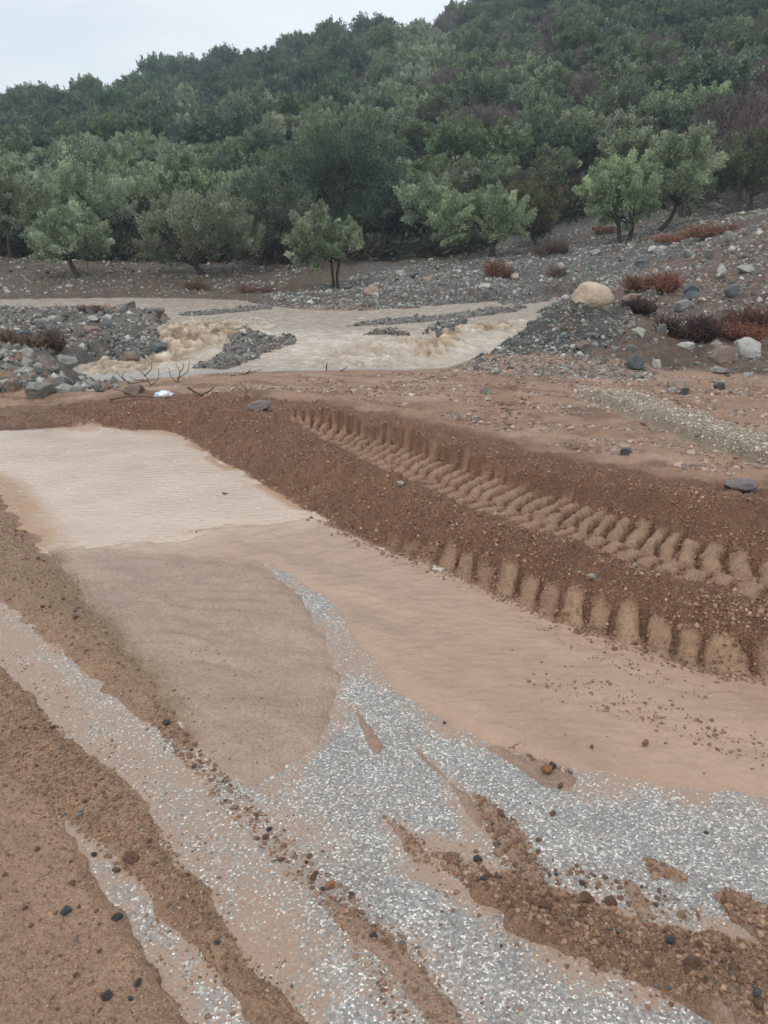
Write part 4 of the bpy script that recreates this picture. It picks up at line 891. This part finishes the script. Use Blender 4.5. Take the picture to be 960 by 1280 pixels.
# ------------------------------------------------------------------ brush, twigs, litter
def shrub(name, px, py, wp, hp, cols, label, cat, n=260, seed=0, up=.9, grp=None):
    h_ = hit(px, py); x, y, z = h_; dep = y * cp_ - (z - CAMH) * sp_; w = wp * dep / F; h = hp * dep / F
    r = np.random.default_rng(seed); mb = MB()
    ctr = [(r.uniform(-.42, .42) * w, r.uniform(-.3, .3) * w, r.uniform(.45, 1.1)) for q in range(6)]
    for i in range(n):
        a = r.uniform(0, 6.28); rr = w * .22 * math.sqrt(r.random()); c_ = ctr[i % 6]; bx, by = c_[0] + rr * .5 * math.cos(a), c_[1] + rr * .5 * math.sin(a)
        L = h * r.uniform(.3, 1.0) * c_[2]; p0 = np.array([bx, by, -.02]); tip = np.array([bx + rr * math.cos(a) + r.normal(0, .09) * w, by + rr * math.sin(a) + r.normal(0, .09) * w, L])
        mid = (p0 + tip) / 2 + r.normal(0, .06, 3) * h
        c = np.array(cols[r.integers(len(cols))]) * r.uniform(.7, 1.3)
        mb.tube([p0, mid, tip], [.006 + .0003 * dep, .004 + .0003 * dep, .002], 3, c)
        for q in range(3):
            b = mid + (tip - mid) * r.random(); e = b + r.normal(0, .14, 3) * h + np.array([0, 0, .05 * h]); mb.tube([b, (b + e) / 2, e], [.004 + .0003 * dep, .003 + .0002 * dep, .001], 3, c)
    o = mb.build(name, M_TWIG); o.location = (x, y, z); return tag(o, label, cat, grp)
OR = [(.23, .085, .045), (.15, .065, .04), (.27, .13, .065), (.11, .07, .05)]; DK = [(.045, .03, .025), (.08, .045, .035)]; BR = [(.13, .085, .06), (.18, .12, .085)]
shrub('dry_shrub', 805, 362, 40, 24, OR, 'rust orange dry shrub above the tan boulder, left of its neighbour', 'shrub', 260, 1)
shrub('dry_shrub', 838, 364, 36, 24, [(.24, .09, .05), (.18, .07, .045)], 'dark red dry shrub right of the orange one above the boulder', 'shrub', 240, 2)
shrub('dry_shrub', 622, 346, 26, 22, OR, 'small orange dry bush under the front olive on far bank', 'shrub', 200, 3)
shrub('dry_grass', 890, 296, 60, 16, OR, 'rust coloured dry grass patch right of the leaning olive', 'grass', 360, 4)
shrub('dry_grass', 752, 292, 30, 12, OR, 'rust coloured grass left of the twin trunk olive', 'grass', 180, 5)
shrub('dry_grass', 845, 302, 40, 10, [(.24, .09, .05)], 'dark rust grass at the foot of the leaning olive', 'grass', 200, 6)
shrub('dry_shrub', 935, 425, 60, 22, [(.20, .07, .045), (.12, .05, .04), (.25, .10, .06)], 'red brown fallen brush at right edge above the pale slab', 'shrub', 380, 7)
shrub('root_clump', 800, 392, 46, 22, DK, 'black tangled root clump right of the tan boulder', 'roots', 420, 8)
shrub('root_clump', 862, 424, 56, 30, DK, 'black root and earth clump hanging lower on the right slope', 'roots', 520, 9)
shrub('dry_shrub', 925, 408, 60, 26, [(.10, .05, .04), (.16, .07, .05)], 'dark brown brush above the red brush at right edge', 'shrub', 340, 10)
shrub('dry_shrub', 30, 436, 50, 24, BR, 'grey brown dry brush at far left of the rubble bank', 'shrub', 300, 11)
shrub('dry_shrub', 64, 436, 44, 26, [(.11, .075, .06)], 'darker dry brush right of the far left brush', 'shrub', 300, 12)
shrub('dry_shrub', 113, 391, 26, 10, BR, 'low tan grass tuft on top of the left bank', 'shrub', 160, 13)
shrub('dry_shrub', 690, 345, 30, 14, BR, 'brown bush on the far bank right of the brownish tree', 'shrub', 160, 14)
shrub('dry_shrub', 690, 318, 36, 22, [(.10, .06, .045)], 'brown leafless bush at the foot of the brownish tree', 'shrub', 200, 15)
shrub('dry_shrub', 318, 366, 40, 12, [(.16, .07, .05)], 'low reddish bush on the far bank left of small olive', 'shrub', 180, 16)
shrub('dry_shrub', 250, 362, 30, 16, BR, 'brown tuft below the left olive with dark trunk', 'shrub', 160, 17)
def twig(px, py, segs, label, r0=.008, seed=0, name='dead_twig', cat='twig', col=(.09, .06, .045)):
    h_ = hit(px, py); x, y, z = h_; dep = y * cp_ - (z - CAMH) * sp_; k = dep / F; r = np.random.default_rng(seed); mb = MB()
    for seg in segs:
        pts = [np.array([a * k, r.normal(0, .03), b * k]) for a, b in seg]; pts = smooth_line(np.array(pts), 3)
        mb.tube(pts, np.linspace(r0, r0 * .35, len(pts)), 5, col)
    o = mb.build(name, M_TWIG); o.location = (x, y, z); return tag(o, label, cat)
twig(188, 482, [[(0, 0), (-6, 12), (-16, 22)], [(-6, 12), (2, 20), (4, 30)], [(0, 0), (10, 8), (12, 22)], [(-3, 5), (-20, 8), (-26, 12)]], 'bare forked twig at stream edge above the plastic litter', seed=1)
twig(222, 478, [[(0, 0), (4, 12), (0, 24)], [(2, 6), (12, 12), (16, 26)], [(0, 0), (-8, 6), (-10, 18)], [(4, 12), (8, 18), (9, 24)]], 'bare upright twig bush right of the forked twig', seed=2)
twig(160, 480, [[(0, 0), (-4, 10), (-2, 16)], [(0, 0), (12, 2), (24, 4)], [(-2, 5), (-8, 9), (-12, 16)]], 'small bare twig leftmost of the row at stream edge', seed=3)
twig(252, 496, [[(-16, 12), (-8, 6), (0, 0)], [(-2, 1), (12, 8), (16, 12)]], 'V shaped broken branch lying behind the berm', .014, 4)
twig(307, 498, [[(0, -6), (2, 8), (0, 24)], [(1, 4), (-10, 12), (-14, 18)], [(1, 6), (8, 14), (10, 22)], [(2, 8), (-4, 16), (-5, 22)]], 'thin leafless stem standing left of the rounded rock', .005, 5, col=(.16, .09, .07))
twig(408, 465, [[(0, -2), (0, 6), (2, 12)], [(14, -3), (20, 2), (27, 6)]], 'short stick poking up at the stream edge', .012, 6)
twig(310, 470, [[(-22, 0), (-4, 2), (18, 8)], [(-4, 2), (2, 6), (4, 8)]], 'dark stick lying along the stream edge', .012, 7)
twig(180, 500, [[(-40, 2), (-10, 6), (20, 4)], [(-10, 5), (-22, 12), (-40, 14)]], 'muddy driftwood stick left of the plastic litter', .016, 8, col=(.15, .10, .075))
twig(288, 624, [[(-8, 2), (0, 5), (10, 2), (26, 0)], [(0, 4), (-6, 8), (-10, 8)], [(4, 3), (8, 5), (12, 5)]], 'dark twig floating in the puddle', .010, 9)
twig(640, 575 - 60, [[(-12, 0), (0, 3), (14, 0)]], 'thin stick on the brown flat beside tyre track', .006, 10)
# plastic litter
def litter():
    x, y, z = hit(205, 497); V, Fc = ico(3); r = []
    for v in V: r.append(1 + .45 * mnoise.fractal(Vector(v) * 2.2, .6, 2, 4))
    V = V * np.array(r)[:, None] * np.array([.095, .05, .045]); m, nt, b = mat_new('white_blue_plastic')
    n = N(nt, 'ShaderNodeTexNoise', {'Vector': N(nt, 'ShaderNodeTexCoord').outputs['Object'], 'Scale': 9.}).outputs[0]
    nt.links.new(ramp(nt, n, [(.4, (.42, .60, .74)), (.55, (.75, .78, .8))]), b.inputs['Base Color']); b.inputs['Roughness'].default_value = .3
    o = mesh_np('plastic_bag', V, Fc, m); o.location = (x, y, z + .028); tag(o, 'crumpled white and pale blue plastic litter behind the berm', 'litter')
litter()

# ------------------------------------------------------------------ trees
def leaf_cloud(r, cen, rad, n, L, Wd, col, cv=.25, upb=.35, squash=.8, axis=None):
    """n leaf quads round a short twig: a plume that tapers along its axis, or a plain clump"""
    d = r.normal(size=(n, 3)); d /= np.linalg.norm(d, axis=1)[:, None]; rr = rad * (r.random(n) ** .6)
    if axis is None: P = cen + d * rr[:, None] * np.array([1, 1, squash]); base = d
    else:
        t = r.random(n) ** .8; P = cen + axis * ((t - .35) * 2.3 * rad)[:, None] + d * (rr * (1.0 - .62 * t))[:, None]; base = d * .6 + axis * .9
    ax = base + r.normal(0, .45, (n, 3)) + np.array([0, 0, upb]); ax /= np.linalg.norm(ax, axis=1)[:, None]
    sd_ = np.cross(ax, r.normal(size=(n, 3))); sd_ /= np.linalg.norm(sd_, axis=1)[:, None] + 1e-9
    l = L * r.uniform(.6, 1.4, n)[:, None]; w = Wd * r.uniform(.7, 1.3, n)[:, None]
    V = np.stack([P - sd_ * w * .25, P + ax * l * .55 - sd_ * w * .5, P + ax * l, P + ax * l * .5 + sd_ * w * .5], 1)
    C = np.array(col)[None] * r.uniform(1 - cv, 1 + cv, (n, 1)); return V, np.repeat(C, 4, 0)
def crown_mesh(name, seed, lobes, n_leaf, L, Wd, cols, clump=.34, per=8, squash=.75, upb=.35):
    """lobes: (x,y,z,r) ; each lobe carries leafy plumes on its skin"""
    r = np.random.default_rng(seed); Vs = []; Cs = []; tot = sum(q[3] ** 2 for q in lobes)
    for (x, y, z, R) in lobes:
        nc = max(5, int(per * (R / .8) ** 2)); lobe_t = r.uniform(.85, 1.15)
        for c in range(nc):
            base = np.array(cols[r.integers(len(cols))]); d = r.normal(size=3); d /= np.linalg.norm(d); d[2] = d[2] * .9 + .1
            cr_ = clump * R / .8 * r.uniform(.55, 1.3)
            cen = np.array([x, y, z]) + d * R * r.uniform(.45, 1.02) * np.array([1, 1, squash])
            axs = d * .8 + np.array([0, 0, .55]) + r.normal(0, .35, 3); axs /= np.linalg.norm(axs)
            m = max(12, int(n_leaf * (R * R / tot) / nc * r.uniform(.7, 1.3)))
            V, C = leaf_cloud(r, cen, cr_, m, L, Wd, base * lobe_t * r.uniform(.7, 1.35), upb=upb, axis=axs); Vs.append(V.reshape(-1, 3)); Cs.append(C)
    V = np.concatenate(Vs); C = np.concatenate(Cs); Fc = np.arange(len(V)).reshape(-1, 4)
    return mesh_np(name, V, Fc, M_LEAF, False, attrs={'tint': C}, mesh_only=True)
def trunk_mesh(name, seed, base_r, h, lobes, lean=(0, 0), stems=1, col=(.035, .028, .022)):
    r = np.random.default_rng(seed + 500); mb = MB(); fork = []
    for s in range(stems):
        off = np.array([(s - (stems - 1) / 2) * base_r * 2.6, 0, 0]); top = np.array([lean[0] + off[0] * 2.0, lean[1], h])
        pts = [off + np.array([0, 0, -.35]), off, off + (top - off) * .45 + np.append(r.normal(0, .06 * h, 2), 0), top]
        pts = smooth_line(np.array(pts), 4); mb.tube(pts, np.interp(np.arange(len(pts)), [0, 3, 6, len(pts) - 1], [base_r * 1.7, base_r * 1.3, base_r * .9, base_r * .65]), 9, col); fork.append(top)
    for (x, y, z, R) in lobes:
        f = fork[r.integers(len(fork))]; e = np.array([x, y, z]); mid = (f + e) / 2 + r.normal(0, .12, 3) * h * .5
        pts = smooth_line(np.array([f - np.array([0, 0, .1]), mid, e]), 4); mb.tube(pts, np.linspace(base_r * .5, base_r * .12, len(pts)), 6, col)
        for k in range(3):
            b = pts[5 + k % 3]; t = e + r.normal(0, .6, 3) * R * .8; mb.tube([b, (b + t) / 2 + r.normal(0, .05, 3), t], [base_r * .16, base_r * .1, base_r * .03], 4, col)
    return mb.build(name, M_BARK, mesh_only=True)
OLV = [(.215, .262, .15), (.265, .31, .20), (.175, .225, .125)]
OAK = [(.080, .128, .072), (.108, .158, .086), (.064, .108, .070)]
MIX = [(.128, .175, .085), (.160, .208, .104), (.105, .150, .075)]
def place_tree(tname, x, y, z, rz, s, cm, tm, label, group=None, cat='tree'):
    t = empty(tname, (x, y, z), rz, s); tag(t, label, cat, group)
    for nm, me in (('trunk', tm), ('crown', cm)):
        if me is None: continue
        o = bpy.data.objects.new(nm, me); COL.objects.link(o); o.parent = t
    return t
# front trees, each of its own: px base, Y depth, lobes given as (px, py, radius px)
def front_tree(px, py, Y, lobes, label, cols=OLV, stems=1, br=.11, seed=0, leaves=15000, lean=None, name='olive_tree', fork=.42, per=9):
    x, y, z = [float(q) for q in GY(px, py, Y)]; k = (Y * cp_ - (z - CAMH) * sp_) / F; r = np.random.default_rng(seed)
    zg = float(zlook(x, y)[0]); L = []
    for lx, ly, lr in lobes: L.append(((lx - px) * k, r.normal(0, .45) * lr * k * 1.2, (py - ly) * k, lr * k * 1.12))
    for lx, ly, lr in lobes[:2]: L.append(((lx - px) * k + r.normal(0, .2), r.choice([-1, 1]) * lr * k * .9, (py - ly) * k - .1, lr * k * .8))
    h = min(q[2] for q in L) * 1.0; ztop = max(.5, (py - max(ly + lr * .5 for lx, ly, lr in lobes)) * k)
    ln = lean if lean else (0, 0)
    cols = [tuple(q * 1.22 for q in c) for c in cols]; cm = crown_mesh('crown', seed, L, int(leaves * 1.8), .15, .048, cols, clump=.27, per=per * 1.6); tm = trunk_mesh('trunk', seed, br, ztop, L, ln, stems)
    return place_tree(name, x, y, zg, 0, 1, cm, tm, label)
front_tree(98, 347, 40, [(62, 300, 22), (88, 288, 24), (114, 284, 22), (80, 312, 22), (108, 308, 24), (125, 300, 16), (58, 318, 14)], 'leftmost front olive tree, round crown low over the bank', seed=1, br=.13, lean=(-.35, 0))
front_tree(251, 341, 42, [(208, 285, 24), (200, 308, 22), (232, 275, 26), (258, 280, 28), (285, 272, 26), (280, 300, 28), (255, 305, 24), (300, 300, 22), (215, 322, 14)], 'broad front olive with dark leaning trunk left of the dark oaks', seed=2, br=.17, lean=(-.3, 0), leaves=20000)
front_tree(420, 365, 36.5, [(382, 308, 20), (400, 296, 20), (425, 300, 18), (437, 312, 16), (395, 322, 18), (418, 318, 18), (375, 325, 12)], 'small olive tree with two thin stems standing alone nearest the water', seed=3, br=.075, stems=2, leaves=12000)
front_tree(615, 324, 44, [(560, 282, 20), (572, 262, 16), (590, 275, 22), (612, 262, 20), (632, 268, 22), (640, 285, 18), (610, 290, 22), (580, 300, 16), (560, 300, 14)], 'pale silvery olive with thick dark trunk at the centre of the far bank', seed=4, br=.2, leaves=18000, cols=[(.28, .33, .21), (.23, .285, .17)])
front_tree(535, 318, 48, [(515, 255, 16), (535, 250, 18), (550, 262, 18), (525, 272, 16), (545, 280, 18)], 'pale olive crown behind left of the thick trunked silvery olive', seed=5, br=.12, leaves=9000, cols=[(.26, .31, .19)])
front_tree(672, 314, 47, [(655, 255, 20), (675, 250, 20), (668, 275, 22), (688, 272, 16), (650, 285, 14), (672, 292, 16)], 'brownish green tree with thin bent trunk right of the silvery olive', cols=[(.115, .105, .050), (.10, .09, .045), (.09, .10, .05)], seed=6, br=.09, lean=(-.35, 0), leaves=11000, name='brown_tree')
front_tree(780, 306, 44, [(738, 245, 18), (755, 232, 20), (778, 226, 22), (790, 248, 22), (760, 260, 22), (742, 268, 14), (775, 275, 18), (800, 262, 18)], 'olive with twin dark trunks in the right front row', seed=7, br=.14, stems=2, leaves=17000)
front_tree(824, 305, 45, [(815, 225, 20), (838, 218, 22), (858, 230, 22), (868, 250, 16), (840, 250, 22), (818, 258, 20), (850, 268, 14)], 'olive with single trunk leaning right in the right front row', seed=8, br=.14, lean=(.7, 0), leaves=16000)
front_tree(853, 292, 49, [(845, 215, 18), (866, 212, 18), (862, 238, 18), (876, 232, 14)], 'olive half hidden behind the leaning olive, dark forked trunk', seed=9, br=.15, leaves=8000, stems=2)
front_tree(935, 276, 46, [(905, 225, 18), (925, 205, 22), (950, 200, 22), (948, 230, 22), (925, 238, 20), (962, 245, 20)], 'olive tree at the right edge above the rubble slope', seed=10, br=.13, leaves=13000, cols=[(.14, .165, .095)])
front_tree(15, 335, 46, [(0, 265, 24), (20, 258, 22), (38, 268, 20), (10, 290, 24), (-20, 280, 26), (35, 288, 16)], 'olive tree cut by the left frame edge behind the front row', seed=12, leaves=12000)
front_tree(140, 320, 49, [(85, 248, 24), (110, 240, 24), (135, 250, 22), (120, 270, 22), (150, 268, 18), (75, 262, 18)], 'large pale olive behind the leftmost front olive', seed=13, leaves=14000, br=.18)
front_tree(345, 335, 46, [(320, 270, 26), (345, 255, 28), (335, 295, 28), (365, 275, 26), (315, 305, 20), (360, 300, 26)], 'dark green bushy oak right of the broad leaning olive', seed=14, leaves=16000, cols=[(.065, .095, .055), (.08, .11, .06)], name='oak_tree')
front_tree(455, 325, 50, [(400, 225, 30), (430, 215, 30), (465, 215, 28), (405, 262, 28), (440, 255, 30), (475, 250, 26), (470, 285, 24), (500, 275, 22), (440, 290, 26)], 'tall very dark oak behind the small two stemmed olive', seed=15, leaves=20000, cols=[(.046, .070, .044), (.060, .085, .052)], name='oak_tree', br=.2)

# forest on the hill: shared meshes
def lob(seed, n, R, zc, spread):
    r = np.random.default_rng(seed); o = [(0, 0, zc + .3, R)]
    for i in range(n):
        a = 6.28 * i / n + r.uniform(-.4, .4); d = spread * r.uniform(.6, 1); o.append((d * math.cos(a), d * math.sin(a), zc + r.uniform(-.6, .8), R * r.uniform(.6, .95)))
    return o
KIN = {'olive': [], 'oak': [], 'green': [], 'bare': []}
for i in range(4):
    L = lob(30 + i, 8, 1.15, 2.1, 1.45); KIN['olive'].append((crown_mesh('olive_crown', 30 + i, L, 12000, .21, .08, OLV, clump=.30, per=12), trunk_mesh('olive_trunk', 30 + i, .14, 1.4, L)))
for i in range(5):
    L = lob(40 + i, 9, 1.7, 2.8, 2.1); KIN['oak'].append((crown_mesh('oak_crown', 40 + i, L, 14000, .27, .17, OAK, clump=.28, per=12), trunk_mesh('oak_trunk', 40 + i, .18, 1.9, L)))
for i in range(4):
    L = lob(50 + i, 8, 1.3, 2.3, 1.6); KIN['green'].append((crown_mesh('green_crown', 50 + i, L, 12000, .23, .11, MIX, clump=.29, per=12), trunk_mesh('green_trunk', 50 + i, .15, 1.5, L)))
def bare_mesh(seed):
    r = np.random.default_rng(seed); mb = MB(); c = [(.15, .115, .11), (.12, .09, .085)]
    def br(p, d, L, rad, lv):
        q = p + d * L; mid = (p + q) / 2 + r.normal(0, .06, 3) * L; mb.tube([p, mid, q], [rad, rad * .8, rad * .6], 4 if lv < 3 else 3, np.array(c[r.integers(2)]) * r.uniform(.7, 1.4))
        if lv == 5: return
        for k in range(5 if lv > 1 else 4):
            nd = d + r.normal(0, .55, 3); nd[2] += .1; nd /= np.linalg.norm(nd); br(p + d * L * r.uniform(.5, 1), nd, L * .72, rad * .55, lv + 1)
    br(np.array([0, 0, -.2]), np.array([0, 0, 1.]), 1.5, .13, 0); m = mb.build('bare_branches', M_TWIG, mesh_only=True); return m
for i in range(2): KIN['bare'].append((bare_mesh(60 + i), None))
def front_bare(px, py, Y, s, label, rz):
    x, y, z = [float(q) for q in GY(px, py, Y)]; t = empty('bare_tree', (x, y, float(zlook(x, y)[0])), rz, s); tag(t, label, 'tree')
    o = bpy.data.objects.new('branches', KIN['bare'][0][0]); COL.objects.link(o); o.parent = t
front_bare(925, 262, 50, 2.0, 'tall leafless grey brown tree at the right edge', .3); front_bare(965, 262, 47, 1.7, 'leafless tree cut off by the right frame edge', 1.3)
front_bare(165, 300, 54, .9, 'leafless brown bush tree between the left olives', 2.0)
rr = np.random.default_rng(99); placed = []; cnt = 0
cand = []
for k in range(60000):
    Y = 51 + (192 - 51) * rr.random() ** .85; a = rr.uniform(-.60, .62); cand.append((a * Y, Y))
cand = np.array(cand); cz = zlook(cand[:, 0], cand[:, 1]); cpx, cpy = PX(cand[:, 0], cand[:, 1], cz)
scr = [(265, 168, 26, 26)]
def kind_at(px, py, Y, u):
    nz_ = float(perlin(np.array([px / 90.]), np.array([py / 50.]), 71)[0])
    if px > 560 and 48 < py < 170 and nz_ + .25 * (1 - abs(px - 720) / 200) > .12: return 'bare' if u < .42 else 'green'
    lim = 200 - .00 * px if px < 200 else 150 if px < 420 else 120
    if px < 230 and py < 212: return 'oak' if u < .85 else 'green'
    if px < 470 and py < 150 + 25 * nz_: return 'oak' if u < .85 else 'green'
    if 330 < px < 500 and py > 215: return 'oak' if u < .8 else 'green'
    if px < 560: return 'olive' if u < .66 else ('green' if u < .9 else 'oak')
    if py < 120: return 'green' if u < .5 else 'oak'
    return 'green' if u < .5 else ('olive' if u < .78 else ('oak' if u < .93 else 'bare'))
band = lambda py: 'top' if py < 90 else 'upper' if py < 150 else 'middle' if py < 210 else 'lower'
pos_w = lambda px: 'far left' if px < 160 else 'left' if px < 350 else 'centre' if px < 600 else 'right' if px < 800 else 'far right'
WORDS = {'olive': ('olive_tree', 'grey green olive'), 'oak': ('oak_tree', 'dark green oak'), 'green': ('broadleaf_tree', 'mid green bushy tree'), 'bare': ('bare_tree', 'purple brown leafless tree')}
acc = np.zeros((0, 3))
for (x, y), z, px, py in zip(cand, cz, cpx, cpy):
    u = rr.random(); kd = kind_at(px, py, y, u); sp = {'olive': 2.75, 'oak': 3.8, 'green': 3.0, 'bare': 3.1}[kd] * (1 + (y - 50) / 170)
    if any(((px - a) / c) ** 2 + ((py - b) / d) ** 2 < 1 for a, b, c, d in scr): continue
    if px < -90 or px > 1050: continue
    if y < 58 and px > 590: continue
    if len(acc) and ((acc[:, 0] - x) ** 2 + (acc[:, 1] - y) ** 2 < ((acc[:, 2] + sp) * .5) ** 2).any(): continue
    acc = np.vstack([acc, (x, y, sp)]); me = KIN[kd][rr.integers(len(KIN[kd]))]
    s = rr.uniform(.68, 1.02) * (1 + (y - 50) / 260); s *= {'olive': 1, 'oak': .92, 'green': 1, 'bare': 1.25}[kd]
    nm, wd = WORDS[kd]
    if kd == 'bare':
        t = empty(nm, (x, y, z - .1), rr.uniform(0, 6.28), s); o = bpy.data.objects.new('branches', me[0]); COL.objects.link(o); o.parent = t
        tag(t, f'{wd} on the {pos_w(px)} {band(py)} part of hillside', 'tree', f'{kd} trees on the {pos_w(px)} {band(py)} hillside')
    else:
        place_tree(nm, x, y, z - .15, rr.uniform(0, 6.28), (s, s, s * rr.uniform(.85, 1.15)), me[0], me[1], f'{wd} on the {pos_w(px)} {band(py)} part of hillside', f'{kd} trees on the {pos_w(px)} {band(py)} hillside')
    cnt += 1
print('forest trees', cnt)
# low undergrowth between the trunks; its dark tint also stands in for shade there
ug = np.random.default_rng(5); Vs = []; Cs = []
for k in range(1010):
    Y = ug.uniform(52, 190) if k > 260 else (ug.uniform(46.5, 54) if k < 150 else ug.uniform(51, 60)); x = ug.uniform(-.6, .6) * Y if k > 260 else (ug.uniform(-.55, .10) if k < 150 else ug.uniform(.1, .5)) * Y; z = float(zlook(x, Y)[0]); pxx, pyy = PX(x, Y, z)
    if ((pxx - 262) / 30) ** 2 + ((pyy - 150) / 44) ** 2 < 1: continue
    V, C = leaf_cloud(ug, np.array([x, Y, z + .5]), ug.uniform(.8, 1.6), 220, .34, .18, (.045, .055, .035) if ug.random() < .7 else (.09, .06, .045), squash=.5); Vs.append(V.reshape(-1, 3)); Cs.append(C)
V = np.concatenate(Vs); tag(mesh_np('undergrowth', V, np.arange(len(V)).reshape(-1, 4), M_LEAF, False, attrs={'tint': np.concatenate(Cs)}), 'low undergrowth tinted dark for the shade between the hillside trees', 'undergrowth', kind='stuff')
# stones on the open scree patch
P = rng.normal(0, 1, (700, 2)); q = hit(270, 160); 
if q:
    P = np.c_[q[0] + P[:, 0] * 3.2, q[1] + P[:, 1] * 14]; k = len(P)
    scatter('scree', P, lognorm(k, 61, .35, .5, 1.2), pal(k, 61, GREYS, (.1, .2, .3, .3, .1)), M_GRAVEL, 'pale scree in the clearing on the hill', 'scree', 61)

# ------------------------------------------------------------------ haze
def haze():
    x0, x1, y0, y1, z0, z1 = -420, 420, -60, 560, -8, 95
    V = [(x, y, z) for x in (x0, x1) for y in (y0, y1) for z in (z0, z1)]
    o = mesh_np('haze', np.array(V, float), np.array([(0, 1, 3, 2), (4, 6, 7, 5), (0, 4, 5, 1), (2, 3, 7, 6), (0, 2, 6, 4), (1, 5, 7, 3)]), None, False)
    m = bpy.data.materials.new('damp_air'); m.use_nodes = True; nt = m.node_tree; nt.nodes.clear(); ou = nt.nodes.new('ShaderNodeOutputMaterial')
    v = nt.nodes.new('ShaderNodeVolumePrincipled'); v.inputs['Color'].default_value = (.74, .85, .97, 1); v.inputs['Density'].default_value = .0009; v.inputs['Anisotropy'].default_value = .1
    nt.links.new(v.outputs[0], ou.inputs['Volume']); o.data.materials.append(m); tag(o, 'thin damp haze over the valley and hill', 'haze', kind='stuff')
HAZE = True
if HAZE: haze()
